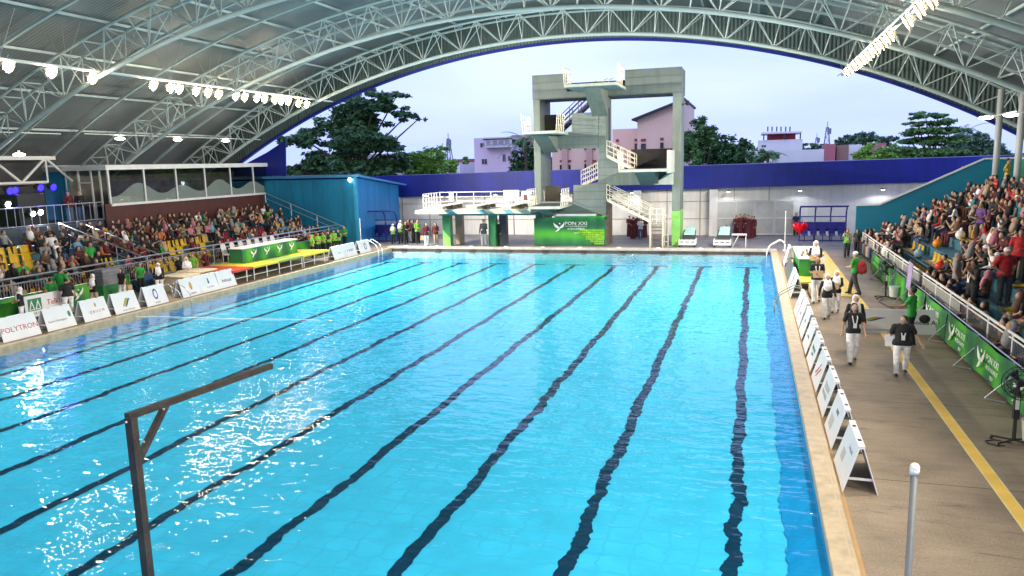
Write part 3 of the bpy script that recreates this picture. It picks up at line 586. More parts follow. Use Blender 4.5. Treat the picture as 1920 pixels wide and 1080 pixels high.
# ------------------------------------------------------------------ springboard deck
SD=thing('springboard_deck','low concrete springboard deck on green posts with white railings beside the tower','springboard deck',(-17,48.5,.3))
zt=2.86; xa=at(778,396,47.2).x; xb=-13.45
b=MB(); b.prism([(xa,47.2,zt-.25),(xb,47.2,zt-.25),(xb,47.2,zt),(xa,47.2,zt)],(0,3.3,0)); b.build('deck_slab',mat('deck_slab_cream',(.50,.44,.33),.6,var=.08),SD)
for i,px in enumerate((850,908,958)):   # blue painted bands across the slab edge
    c=at(px-2,396,47.19).x; b=MB(); b.prism([(c-.2,47.18,zt-.252),(c+.35,47.18,zt-.252),(c+.02,47.18,zt+.002),(c-.5,47.18,zt+.002)],(0,.018,0)); b.build('blue_band',mat('grey_blue_paint',(.10,.26,.32),.6),SD)
b=MB(); b.box((xa+1.2,48.4,zt-.45),(xb,48.8,zt-.25)); b.build('edge_beam',conc,SD)
for px0,px1,m_,yy in ((830,844,mat('dark_green_paint',(.02,.16,.05),.5,var=.1),48.6),(916,929,mat('dark_green_paint'),48.6),(854,866,mat('grey_column',(.30,.24,.18),.6,var=.15),50.2),(936,949,mat('blue_grey_column',(.06,.08,.11),.6),50.2)):
    x0=at(px0,430,yy).x; x1=at(px1,430,yy).x; b=MB(); b.box((x0,yy,.3),(x1,yy+.5,zt-.25)); c_=b.build('support_column',m_,SD)
    if px0==830:
        b=MB(); b.prism([(x0,yy-.012,.3),(x1,yy-.012,.3),(x1,yy-.012,.85),(x0,yy-.012,1.45)],(0,.01,0)); b.build('light_green_patch',greenp,c_)
for i,px in enumerate((822,886,950)):
    q=at(px+22,385,48.6); B_=MB(); x=q.x
    B_.box((x-.27,45.9,3.12),(x+.27,50.6,3.18)); s_=B_.build('springboard',mat('springboard_white',(.70,.72,.68),.5,var=.05),SD)
    B_=MB(); B_.box((x-.35,48.1,zt),(x+.35,48.9,3.05)); B_.tube((x-.4,48.2,3.08),(x+.4,48.2,3.08),.08,8); B_.box((x-.2,49.8,zt),(x+.2,50.4,3.1)); B_.build('springboard_fulcrum',mat('dark_fulcrum',(.05,.05,.03),.6),SD)
r_=MB(); x0=at(793,380,47.3).x; x1=xb+.1; yb_=50.3
for h in (.12,.42,.72,1.05):
    r_.tube((x0,yb_,zt+h),(x1,yb_,zt+h),.026,6); r_.tube((x0-.05,47.5,zt+h),(x0,yb_,zt+h),.026,6)
for i in range(7): x=x0+(x1-x0)*i/6; r_.tube((x,yb_,zt-.05),(x,yb_,zt+1.05),.032,6)
for i in range(6): y=47.5+(yb_-47.5)*i/6; r_.tube((x0-.05,y,zt-.05),(x0-.05,y,zt+1.05),.03,6)
r_.build('deck_railing',white,SD)
for px0,px1 in ((843,851),(945,974)):
    a=at(px0,372,50.2); c=at(px1,372,50.2); b=MB(); b.box((a.x,50.1,3.3),(c.x,50.2,3.9+.1*(px0>900))); b.build('white_board_panel',white,SD)
a=at(978,372,50.0); b=MB(); b.box((a.x,49.95,3.0),(a.x+.65,50.05,3.85)); o_=b.build('white_cabinet',white,SD); b=MB(); b.box((a.x+.15,49.93,3.3),(a.x+.45,49.948,3.7)); b.build('cabinet_window',mat('brown_window',(.09,.04,.03),.6),o_)
# ------------------------------------------------------------------ banner under the tower
gban=bpy.data.materials.new('green_event_fabric'); gban.use_nodes=True; t=gban.node_tree; b0=t.nodes['Principled BSDF']; b0.inputs['Roughness'].default_value=.55
tcn=t.nodes.new('ShaderNodeTexCoord'); wv=t.nodes.new('ShaderNodeTexWave'); wv.wave_type='RINGS'; wv.inputs['Scale'].default_value=.22; wv.inputs['Distortion'].default_value=2.2
rp=t.nodes.new('ShaderNodeValToRGB'); e=rp.color_ramp.elements; e[0].color=(.008,.10,.04,1); e[1].color=(.06,.36,.02,1); e.new(.5).color=(.015,.19,.04,1)
t.links.new(tcn.outputs['Object'],wv.inputs['Vector']); t.links.new(wv.outputs['Fac'],rp.inputs[0]); t.links.new(rp.outputs[0],b0.inputs['Base Color'])
MATS['green_event_fabric']=gban
logo=mat('white_print',(.8,.82,.78),.6,var=.02)
def bird(parent,o_,xd,yd,s):
    """white swooping bird emblem made of three tapered strokes"""
    o_=Vector(o_); xd=Vector(xd).normalized(); yd=Vector(yd).normalized(); nrm=xd.cross(yd)*.006; b=MB()
    def stroke(p0,p1,p2,w0,w1,n=8):
        pr=[]
        for i in range(n+1):
            t_=i/n; q=[(1-t_)**2*p0[k]+2*(1-t_)*t_*p1[k]+t_*t_*p2[k] for k in (0,1)]
            d_=[2*(1-t_)*(p1[k]-p0[k])+2*t_*(p2[k]-p1[k]) for k in (0,1)]; l=math.hypot(*d_) or 1; w=(w0*(1-t_)+w1*t_)*(.35+1.3*math.sin(math.pi*min(1,t_*.9+.1)))
            pr.append(((q[0]-d_[1]/l*w,q[1]+d_[0]/l*w),(q[0]+d_[1]/l*w,q[1]-d_[0]/l*w)))
        for a,c in zip(pr[:-1],pr[1:]):
            P=[o_+xd*(k[0]*s)+yd*(k[1]*s)+nrm for k in (a[0],c[0],c[1],a[1])]; b.add(P,[(0,1,2,3)])
    stroke((-.5,.35),(-.35,.0),(.05,-.12),.03,.11); stroke((.5,.40),(.42,.0),(.05,-.12),.03,.1); stroke((.08,-.05),(-.05,-.35),(-.38,-.5),.09,.01); stroke((.0,.3),(.12,.3),(.14,.2),.05,.02)
    return b.build('bird_emblem',logo,parent)
EB=thing('event_banner','big green event banner with white bird emblem hung under the diving tower','banner',(-11,49.5,.3))
a=at(1001,409,49.4); c=at(1134,404,49.4); b=MB(); nx=40
za=a.z; 
for i in range(nx):
    u0=i/nx; u1=(i+1)/nx; X_=lambda u:a.x+(c.x-a.x)*u; Yw=lambda u:49.4+.025*math.sin(u*38)
    b.quad((X_(u0),Yw(u0),.34),(X_(u1),Yw(u1),.34),(X_(u1),Yw(u1),za+(c.z-za)*u1),(X_(u0),Yw(u0),za+(c.z-za)*u0))
b.build('fabric',gban,EB,smooth=True)
q=at(1048,425,49.33); bird(EB,q,(1,0,0),(0,0,1),.72)
for (s_,px,py,sz,sx) in (('PON XXI',1080,419,.30,1.25),('ACEH-SUMUT',1080,429.5,.19,1.0),('2024',1080,437,.13,1.2)):
    text(s_,sz,logo,EB,frame_mtx(at(px,py,49.33),(1,0,0),(0,0,1)),ext=.003,sx=sx)
b=MB(); q=at(1080,424,49.34); b.box((q.x-.75,49.33,q.z-.01),(q.x+.75,49.335,q.z+.01)); b.build('rule_line',logo,EB)
# lime mosaic patch, lower right
b=MB(); 
for r_ in range(8):
    for k in range(20):
        if k>=13-r_*1.0-(r_<3)*2+ (7-r_)*.9-3 and r_<7 - max(0,(9-k))*.5:
            x=c.x-.06-(19-k)*.135; z=.42+r_*.145; b.box((x-.11,49.345,z),(x,49.36,z+.11))
b.build('lime_mosaic',mat('lime_print',(.22,.50,.03),.6,var=.3,scale=6),EB)
b=MB(); q0=at(1038,402,49.5); q1=at(1118,404,49.5); b.box((q0.x,49.42,q0.z-.12),(q1.x,49.5,q0.z+.03)); tag(b.build('white_sign_strip',white),'narrow white sign strip along the top of the green tower banner','sign')
# ------------------------------------------------------------------ implicit-surface figures
class Fig:
    def __init__(s,lo,hi,h):
        s.lo=np.array(lo,float); s.h=h; s.n=np.ceil((np.array(hi)-s.lo)/h).astype(int)+1
        s.D=np.full(s.n,9.,np.float32); s.B=np.full(s.n,9.,np.float32); s.L=np.zeros(s.n,np.int8)
        s.ax=[s.lo[i]+h*np.arange(s.n[i]) for i in range(3)]
    def _sub(s,mn,mx):
        a=np.clip(np.floor((mn-s.lo)/s.h).astype(int),0,s.n); b=np.clip(np.ceil((mx-s.lo)/s.h).astype(int)+1,0,s.n)
        if np.any(b<=a): return None
        sl=tuple(slice(a[i],b[i]) for i in range(3)); return sl,np.meshgrid(*[s.ax[i][sl[i]] for i in range(3)],indexing='ij')
    def _put(s,sl,d,lab,k):
        D=s.D[sl]; B=s.B[sl]
        s.L[sl]=np.where(d<B,lab,s.L[sl]); s.B[sl]=np.minimum(B,d)
        hh=np.clip(.5+.5*(D-d)/k,0,1); s.D[sl]=D*(1-hh)+d*hh-k*hh*(1-hh)
    def cone(s,a,b,r0,r1,lab,k=.02,sq=(1,1,1)):
        a=np.array(a,float); b=np.array(b,float); q=np.array(sq,float); m=max(r0,r1)*max(1,1/q.min())+k+2*s.h
        R_=s._sub(np.minimum(a,b)-m,np.maximum(a,b)+m)
        if R_ is None: return
        sl,(X,Y,Z)=R_; c=(b-a)*q; l2=max((c*c).sum(),1e-9)
        px,py,pz=(X-a[0])*q[0],(Y-a[1])*q[1],(Z-a[2])*q[2]
        t=np.clip((px*c[0]+py*c[1]+pz*c[2])/l2,0,1)
        d=np.sqrt((px-t*c[0])**2+(py-t*c[1])**2+(pz-t*c[2])**2)-(r0+(r1-r0)*t); s._put(sl,d/max(q),lab,k)
    def ell(s,c,r,lab,k=.015):
        c=np.array(c,float); r=np.array(r,float); R_=s._sub(c-r-k-2*s.h,c+r+k+2*s.h)
        if R_ is None: return
        sl,(X,Y,Z)=R_; u=np.sqrt(((X-c[0])/r[0])**2+((Y-c[1])/r[1])**2+((Z-c[2])/r[2])**2)
        s._put(sl,(u-1)*r.min(),lab,k)
    def mesh(s):
        D=s.D; ins=D<0; n=D.shape; cnt=np.zeros([i-1 for i in n],np.int8); P=np.zeros([i-1 for i in n]+[3],np.float32); off=[(0,0,0),(1,0,0),(0,1,0),(1,1,0),(0,0,1),(1,0,1),(0,1,1),(1,1,1)]
        g=lambda A,o:A[o[0]:n[0]-1+o[0],o[1]:n[1]-1+o[1],o[2]:n[2]-1+o[2]]
        for i in range(8):
            for j in range(i+1,8):
                df=[off[j][k]-off[i][k] for k in range(3)]
                if sum(map(abs,df))!=1: continue
                a=g(D,off[i]); b=g(D,off[j]); c=(a<0)!=(b<0)
                t=np.where(c,a/np.where(a-b==0,1,a-b),0)
                for k in range(3): P[...,k]+=np.where(c,off[i][k]+t*df[k],0)
                cnt+=c
        act=cnt>0; idx=-np.ones(act.shape,int); idx[act]=np.arange(act.sum()); ijk=np.argwhere(act)
        V=s.lo+s.h*(ijk+P[act]/cnt[act][:,None]); F=[]
        for ax in range(3):
            u,v=[(1,2),(2,0),(0,1)][ax]
            sl0=[slice(None)]*3; sl1=[slice(None)]*3; sl0[ax]=slice(0,-1); sl1[ax]=slice(1,None)
            a=ins[tuple(sl0)]; b=ins[tuple(sl1)]; e=np.argwhere(a!=b); e=e[(e[:,u]>0)&(e[:,v]>0)&(e[:,u]<n[u]-1)&(e[:,v]<n[v]-1)]
            fl=a[tuple(e.T)]; q=[]
            for du,dv in ((-1,-1),(0,-1),(0,0),(-1,0)):
                w=e.copy(); w[:,u]+=du; w[:,v]+=dv; q.append(idx[tuple(w.T)])
            q=np.stack(q,1); q[~fl]=q[~fl][:,::-1]; F.append(q)
        F=np.concatenate(F); F=F[(F>=0).all(1)]
        c=((V[F].mean(1)-s.lo)/s.h).round().astype(int); c=np.minimum(c,np.array(n)-1)
        return V,F,s.L[tuple(c.T)]
def np_mesh(name,V,F,lab,nm):
    me=bpy.data.meshes.new(name); me.from_pydata(V.tolist(),[],F.tolist()); 
    for _ in range(nm): me.materials.append(None)
    me.polygons.foreach_set('material_index',np.minimum(lab,nm-1).astype(int).tolist()); me.polygons.foreach_set('use_smooth',[True]*len(F)); me.update(); return me
SK,TP,BT_,SH,DK=0,1,2,3,4
def vlerp(a,b,t): return [a[i]+(b[i]-a[i])*t for i in range(3)]
def hand(f,w,d,fine,r=.032,curl=.5):
    """palm, four unequal fingers and a thumb leaving the side of the palm"""
    d=Vector(d).normalized(); side=d.cross(Vector((0,1,0))) if abs(d.y)<.9 else d.cross(Vector((0,0,1))); side.normalize(); nr=side.cross(d)
    w=Vector(w); p=w+d*.05; f.cone(w,w+d*.075,.026,.033,SK,.012)
    if not fine: f.cone(w+d*.07,w+d*.13+nr*.02,.028,.018,SK,.01); return
    fr_=max(.0085,f.h*.9)
    for k,(o,l) in enumerate(((-.031,.060),(-.010,.075),(.011,.070),(.030,.054))):
        a=w+d*.085+side*o; b_=a+d*l*.5+nr*.008; c=b_+d*l*.5*(1-curl*.5)+nr*l*.5*curl; f.cone(a,b_,fr_,fr_*.95,SK,.004); f.cone(b_,c,fr_*.95,fr_*.8,SK,.004)
    a=w+d*.03-side*.028; b_=a+d*.03-side*.022+nr*.01; f.cone(a,b_,fr_*1.2,fr_*1.1,SK,.006); f.cone(b_,b_+d*.03-side*.004+nr*.008,fr_*1.1,fr_*.85,SK,.004)
def figure(J,h,fine=False,female=False,gown=False,longs=False,bulk=1.0,loose=.0,bare=False):
    """J: joint dict; one continuous body mesh"""
    al=np.array([v for v in J.values() if hasattr(v,'__len__')]); lo=al.min(0)-.26; hi=al.max(0)+.26; f=Fig(lo,hi,h); g=lambda k:J[k]
    sw=1.0 if not female else .93; B=bulk
    pel,ch,nk,hd=g('pel'),g('chest'),g('neck'),g('head')
    mid=vlerp(pel,ch,.5)
    f.cone(pel,mid,.150*B,.128*B,TP,.04,(1,1.35,1)); f.cone(mid,ch,.130*B,.150*B*sw,TP,.04,(1,1.35,1))
    f.cone(J['shL'],J['shR'],.058*B,.058*B,TP,.05); f.cone(ch,vlerp(ch,nk,.6),.12*B,.06,TP,.05,(1,1.2,1))
    f.cone(nk,vlerp(nk,hd,.6),.05,.048,SK,.015)
    hx_,hy,hz=hd; fd=Vector(J.get('face',(0,1,0))[:3]) if 'face' in J else Vector((0,1,0))
    f.ell(hd,(.076,.092,.112),SK,.012); F_=Vector(hd)
    sd_=fd.cross(Vector((0,0,1))).normalized()
    f.cone(F_+fd*.035+Vector((0,0,-.065)),F_+fd*.055+Vector((0,0,-.075)),.045,.03,SK,.02)
    f.cone(F_+fd*.085+Vector((0,0,.0)),F_+fd*.102+Vector((0,0,-.028)),.010,.014,SK,.008)
    if fine:
        for s_ in (-1,1):
            f.ell(F_+fd*.083+sd_*.030*s_+Vector((0,0,.008)),(.013,.010,.008),4,.003); f.ell(F_+sd_*.078*s_+Vector((0,0,-.01)),(.014,.018,.028),SK,.006)
        f.ell(F_+fd*.088+Vector((0,0,-.055)),(.022,.010,.007),4,.003)
    for s_ in 'LR':
        sh,el,wr=g('sh'+s_),g('el'+s_),g('wr'+s_); 
        if longs: f.cone(sh,el,.057*B,.048,TP,.02); f.cone(el,wr,.048,.036,TP,.015)
        else:
            t=.62; m=vlerp(sh,el,t); f.cone(sh,m,.058*B,.056*B,TP,.02); f.cone(m,el,.043,.037,SK,.008); f.cone(el,wr,.037,.026,SK,.01)
        d=[wr[i]-el[i] for i in range(3)]; hand(f,wr,J.get('hd'+s_,d),fine)
        hp,kn,an=g('hp'+s_),g('kn'+s_),g('an'+s_); L_=loose
        f.cone(hp,kn,.088*B+L_*.3,.062+L_*.8,BT_,.03); f.cone(kn,an,.062+L_*.8,.045+L_,BT_,.02)
        td=Vector(J.get('toe'+s_,(0,1,0))).normalized(); an_=Vector(an)+Vector((0,0,-.045))
        f.cone(an_-td*.04,an_+td*.14,.042,.034,SH,.015)
    if gown:
        a=vlerp(J['hpL'],J['hpR'],.5); b_=vlerp(J['anL'],J['anR'],.5); f.cone(a,b_,.15,.22,BT_,.06,(1,1.1,1))
    else: f.cone(J['hpL'],J['hpR'],.10*B,.10*B,BT_,.03,(1,1.15,1))
    V,F,Lb=f.mesh(); hem=J.get('hem')
    if hem is not None:
        zc=V[F][:,:,2].mean(1); xc=np.abs(V[F][:,:,0].mean(1)); tb=((Lb==TP)|(Lb==BT_))&(xc<.25*B); Lb=np.where(tb,np.where(zc>hem,TP,BT_),Lb).astype(np.int8)
    return V,F,Lb
def standing(stride=.0,arms='down',turn=0,lean=0,bulk=1,H=1.62):
    k=H/1.66; hs=.175*k*(1+(bulk-1)*.6)
    J=dict(pel=(0,0,.95),chest=(0,lean*.6,1.27),neck=(0,lean,1.41),head=(0,lean+.02,1.555))
    for s_,sg in (('L',-1),('R',1)):
        J['sh'+s_]=(sg*hs/k,lean*.8,1.36)
        st=sg*stride; J['hp'+s_]=(sg*.09*bulk,0,.90); J['kn'+s_]=(sg*.10*bulk,st*.55+.03,.50 if st>=0 else .49); J['an'+s_]=(sg*.10*bulk,st if st>=0 else st*1.1,.09 if st>=0 else .13)
        sw=-st*.9
        J['el'+s_]=(sg*(hs/k+.07+.04*(bulk-1)),lean*.6+sw*.5-.02,1.10); J['wr'+s_]=(sg*(hs/k+.09+.06*(bulk-1)),sw+.06,.87)
    def setarm(s_,el,wr): J['el'+s_]=el; J['wr'+s_]=wr
    if arms in('folder','bothfront'): setarm('R',(.22,.0,1.12),(.08,.20,1.10)); setarm('L',(-.22,.0,1.12),(-.10,.20,1.05))
    if arms=='folderR': setarm('R',(.25,-.02,1.12),(.20,.14,1.02))
    if arms=='face': setarm('R',(.24,.14,1.25),(.06,.16,1.50)); setarm('L',(-.22,.10,1.15),(-.08,.16,1.30))
    if arms=='out': setarm('L',(-.34,-.02,1.14),(-.46,.06,.92))
    if arms=='hips': setarm('R',(.36,-.05,1.13),(.20,.05,1.0)); setarm('L',(-.36,-.05,1.13),(-.20,.05,1.0))
    if arms=='front1': setarm('L',(-.22,.06,1.12),(-.06,.24,1.08))
    if arms=='outfront': setarm('L',(-.24,.12,1.16),(-.26,.36,1.12)); setarm('R',(.24,.10,1.14),(.2,.3,1.05))
    if turn: a=math.radians(turn); J['face']=(math.sin(a),math.cos(a),0)
    Z={kk:((v[0]*k,v[1]*k,v[2]*k) if kk!='face' else v) for kk,v in J.items()}
    f_=Z.pop('face',None)
    return Z,f_
def seated(arms='lap',lean=.0,tw=0):
    J=dict(pel=(0,.04,.10),chest=(tw*.3,.02+lean,.44),neck=(tw*.5,.02+lean*1.4,.58),head=(tw*.6,.05+lean*1.7,.72))
    for s_,sg in (('L',-1),('R',1)):
        J['sh'+s_]=(sg*.17+tw*.3,.01+lean*1.1,.53); J['hp'+s_]=(sg*.09,.06,.09); J['kn'+s_]=(sg*(.12+.04*(arms=='lap')),.44,.09); J['an'+s_]=(sg*.11,.46,-.33)
        J['el'+s_]=(sg*.24,.08+lean,.29); J['wr'+s_]=(sg*.09,.30+lean*.3,.20)
    if arms=='phone': J['elR']=(.22,.18,.36); J['wrR']=(.08,.30,.56); J['elL']=(-.22,.18,.34); J['wrL']=(-.06,.30,.52)
    if arms=='knees': 
        for s_,sg in (('L',-1),('R',1)): J['el'+s_]=(sg*.20,.24,.26); J['wr'+s_]=(sg*.07,.40,.22)
    if arms=='clap': J['elR']=(.25,.12,.38); J['wrR']=(.05,.28,.48); J['elL']=(-.25,.12,.38); J['wrL']=(-.05,.28,.48)
    if arms=='chin': J['elR']=(.16,.26,.24); J['wrR']=(.05,.16,.52)
    if arms=='wave': J['elR']=(.32,.05,.66); J['wrR']=(.30,.10,.90)
    return J
def headgear(hd,kind,h,face=(0,1,0),neck=None):
    f=Fig(np.array(hd)-(.34,.34,.62),np.array(hd)+(.34,.34,.22),h); F_=Vector(hd); fd=Vector(face)
    if kind=='scarf':
        f.ell(F_-fd*.052+Vector((0,0,.022)),(.097,.096,.122),0,.01)
        f.cone(F_+Vector((0,0,-.09))-fd*.03,F_+Vector((0,0,-.2)),.085,.13,0,.03); f.cone(F_+Vector((0,0,-.17)),F_+fd*.05+Vector((0,0,-.34)),.13,.155,0,.05,(1,1.3,1))
    elif kind=='short': f.ell(F_-fd*.028+Vector((0,0,.034)),(.085,.092,.098),0,.01)
    elif kind=='long':
        f.ell(F_-fd*.036+Vector((0,0,.032)),(.088,.094,.106),0,.01); f.cone(F_-fd*.05,F_-fd*.10+Vector((0,0,-.30)),.08,.05,0,.03); 
        s_=fd.cross(Vector((0,0,1)))*.075
        for sg in (-1,1): f.cone(F_+s_*sg-fd*.02,F_+s_*sg*1.1+Vector((0,0,-.24))+fd*.03,.03,.03,0,.02)
    elif kind=='cap': f.ell(F_-fd*.012+Vector((0,0,.045)),(.086,.097,.085),0,.01); f.cone(F_+fd*.08+Vector((0,0,.05)),F_+fd*.14+Vector((0,0,.04)),.02,.012,0,.01,(1,1,2.))
    elif kind=='bun': f.ell(F_-fd*.030+Vector((0,0,.034)),(.087,.092,.100),0,.01); f.ell(F_-fd*.11+Vector((0,0,.03)),(.05,.045,.05),0,.01)
    V,F,Lb=f.mesh(); return V,F,Lb
def cloth(name,col,rough=.8): return mat('fabric_'+name,col,rough,var=.22,scale=9,bump=.25,bscale=18)
CLO={k:cloth(k,v) for k,v in dict(black=(.012,.012,.014),charcoal=(.035,.035,.04),maroon=(.10,.012,.018),brown=(.11,.055,.03),white=(.82,.80,.80),navy=(.015,.02,.07),grey=(.25,.25,.25),pink=(.50,.18,.24),red=(.45,.015,.02),teal=(.03,.20,.22),skyblue=(.12,.34,.50),yellow=(.60,.42,.05),green=(.03,.33,.05),lime=(.16,.50,.04),purple=(.13,.05,.20),beige=(.42,.32,.22),orange=(.48,.15,.05),lilac=(.36,.28,.50),olive=(.12,.14,.06),denim=(.07,.12,.22)).items()}
SKIN=[mat('skin_tan',(.50,.28,.17),.55,var=.05),mat('skin_brown',(.32,.165,.10),.55,var=.05),mat('skin_light',(.52,.31,.21),.55,var=.05)]
HAIR=mat('hair_black',(.012,.010,.009),.5,var=.3,scale=20); SHOE=mat('shoe_dark',(.02,.02,.022),.5); SHW=mat('shoe_white',(.6,.6,.6),.5); LIP=mat('eye_dark',(.03,.015,.012),.4)
def dress(o,mats):
    for i,m_ in enumerate(mats):
        if i<len(o.material_slots): o.material_slots[i].link='OBJECT'; o.material_slots[i].material=m_
def person(label,V_F_L,head,loc,rz,mats,hmat=HAIR,group=None,sc=1.0):
    me=V_F_L if isinstance(V_F_L,bpy.types.Mesh) else np_mesh('person',*V_F_L,5)
    o=bpy.data.objects.new('person',me); COL.objects.link(o); o.location=loc; o.rotation_euler=(0,0,rz); o.scale=(sc,)*3; dress(o,mats); tag(o,label,'person',group)
    if head:
        kind,hm=head; hm=hm if isinstance(hm,bpy.types.Mesh) else np_mesh(kind,*hm,1)
        c=bpy.data.objects.new({'scarf':'headscarf','cap':'cap'}.get(kind,'hair'),hm); COL.objects.link(c); c.parent=o; dress(c,[hmat])
    return o
def lanyard(o,J,col=white):
    """white lanyard straps and badge hanging on the chest, built in the figure's own space"""
    b=MB(); nk=Vector(J['neck']); ch=Vector(J['chest']); y=ch.y+.135; 
    for s_ in (-1,1):
        pts=[nk+Vector((s_*.055,.03,.01)),Vector((s_*.062,y-.015,ch.z+.02)),Vector((s_*.035,y+.012,ch.z-.12))]
        for a,c in zip(pts[:-1],pts[1:]): b.add([a+Vector((-.013,.0,0)),a+Vector((.013,.0,0)),c+Vector((.013,0,0)),c+Vector((-.013,0,0)),a+Vector((-.013,.008,0)),a+Vector((.013,.008,0)),c+Vector((.013,.008,0)),c+Vector((-.013,.008,0))],[(0,1,2,3),(4,5,6,7),(0,3,7,4),(1,2,6,5)])
    me=b; OFF.setdefault(o.name,Vector()); old=OFF[o.name]; OFF[o.name]=Vector(); l=b.build('lanyard',col,o)
    b=MB(); b.box((-.045,y+.01,ch.z-.25),(.045,y+.022,ch.z-.12)); b.build('badge',white,o); OFF[o.name]=old
# ------------------------------------------------------------------ staff, officials and athletes on the deck
def hero(label,px,py,Hpx,face,arms='down',stride=0,top='black',bot='white',headk='scarf',hcol=None,turn=0,bulk=1,fine=False,longs=False,lany=False,skin=0,loose=.02,gown=False,z=ZD,shoe=SHOE,pos=None,h=None,group=None,lean=0,fixed=None):
    p=Vector(pos) if pos else atz(px,py,z)
    dist=math.hypot(p.x,p.y); top_=fixed or (at(px,Hpx,p.y).z-p.z); sc=max(.88,min(1.14,top_/1.66))
    J,fd=standing(stride,arms,turn,lean,bulk)
    if fd: J['face']=fd
    J['hem']=(.80 if longs else .85)*1.62/1.66
    vf=figure(J,h or (.0105 if fine else .02),fine,longs=longs,bulk=bulk,loose=loose,gown=gown)
    fdv=fd or (0,1,0); hg=(headk,headgear(J['head'],headk,.014 if fine else .02,fdv)) if headk else None
    hm=CLO[hcol] if hcol else (CLO['white'] if headk=='scarf' else HAIR)
    mats=[SKIN[skin],CLO[top],CLO[bot],shoe,LIP]
    o=person(label,vf,hg,p,math.radians(face),mats,hm,group,sc)
    if lany: lanyard(o,J)
    o['J']=0; del o['J']; return o,J
card=mat('cardboard',(.42,.27,.14),.7); paperm=mat('paper_white',(.72,.72,.72),.6)
def held(o,J,which,size,m,name,label,cat,off=(0,.05,0)):
    w=Vector(J['wr'+which]); M_=Matrix.Translation(o.location)@o.rotation_euler.to_matrix().to_4x4()@Matrix.Scale(o.scale[0],4); c=w+Vector(off)
    b=MB(); b.cbox((0,0,0),size); q=b.build(name,m,None,bevel=.006); q.matrix_world=M_@Matrix.Translation(c)@Matrix.Rotation(math.radians(18),4,'X'); tag(q,label,cat); return q
o,J=hero('young woman in black polo and white trousers walking towards camera with long dark hair',1597,680,567,188,'down',.16,headk='long',fine=True,lany=True,skin=2,loose=.028)
o,J=hero('stout man in black polo, lanyard and white trousers walking with papers, looking left',1688,702,590,178,'out',.15,headk='short',fine=True,lany=True,skin=2,bulk=1.32,turn=50,loose=.02)
held(o,J,'R',(.13,.012,.16),paperm,'paper_sheets','white papers held under the arm of the stout man','papers',(-.02,.05,.08))
hero('woman in white headscarf and black jacket walking just behind the long-haired woman',1600,655,552,185,'down',.1,top='black',fine=False,longs=True,lany=False)
o,J=hero('woman in long white headscarf, black top and wide white trousers walking by the pool signs',1549,597,513,185,'down',.14,longs=True,fine=True,loose=.035,lany=False)
b=MB(); 
o,J=hero('woman in white headscarf carrying a brown clipboard behind her colleague',1566,586,507,175,'bothfront',.08,longs=True,top='black')
held(o,J,'R',(.16,.012,.12),card,'clipboard','brown clipboard held by the woman in white headscarf','clipboard',(0,.06,0))
o,J=hero('bald man in black polo and white trousers holding a brown folder by the podium',1530,568,480,182,'bothfront',.08,headk=None,fine=True,lany=True,skin=1)
held(o,J,'R',(.17,.012,.13),card,'brown_folder','large brown folder held by the bald man','folder',(-.08,.06,-.02))
o,J=hero('woman in white headscarf and black jacket holding papers beside the green podium table',1527,532,443,180,'bothfront',0,top='black',longs=True,lany=True)
held(o,J,'R',(.14,.012,.1),card,'cardboard_sheet','brown board held by the woman beside the podium table','board',(0,.06,-.05))
hero('volunteer in green shirt and black trousers with red backpack walking beside barrier',1601,553,470,60,'front1',.22,top='green',bot='charcoal',headk='cap',hcol='white')
BPQ=atz(1601,553,ZD)
b=MB(); b.sphere((BPQ.x+.22,BPQ.y-.06,1.42),(.20,.16,.27),12); b.sphere((BPQ.x+.30,BPQ.y-.14,1.33),(.12,.1,.16),10); tag(b.build('backpack',cloth('backpack_red',(.28,.02,.025)),smooth=True),'round red backpack on the back of the green volunteer','backpack')
hero('volunteer in lime green shirt raising both hands to his face near the barrier end',1587,483,428,185,'face',.05,top='lime',bot='charcoal',headk='short',lany=True)
hero('person in dark clothes standing beside the far end of the right barrier',1606,478,430,170,'down',0,top='charcoal',bot='black',headk='short')
p=Vector((4.95,24.95,ZD)); p=atz(1706,652,ZD)
hero('volunteer in bright green shirt reaching left beside the crowd barrier',1706,648,536,60,'outfront',.1,top='green',bot='black',headk='short',fine=True,skin=1)
b=MB(); q=atz(1712,648,ZD); b.sphere((q.x+.24,q.y-.1,1.12),(.15,.1,.13),10); tag(b.build('waist_bag',CLO['black'],smooth=True),'small black bag on the hip of the green volunteer','bag')
# far right corner
hero('man in dark green uniform with hands on hips by the far white wall',1469,440,398,180,'hips',0,top='green',bot='green',headk='short')
hero('man in dark blue shirt standing left of the heart balloon',1492,442,398,175,'down',0,top='navy',bot='black',headk='short')
hero('man in black shirt standing behind the heart balloon',1503,440,397,190,'down',0,top='black',bot='black',headk='short')
hero('volunteer in dark teal shirt standing below the end of the right stand',1597,432,398,200,'front1',0,top='teal',bot='black',headk='short')
hero('person in black standing by the open end of the right stand',1612,436,392,170,'down',0,top='black',bot='charcoal',headk='short')
hero('person in grey shirt and black trousers by the end stairs of the right stand',1628,452,402,160,'bothfront',0,top='grey',bot='black',headk='short')
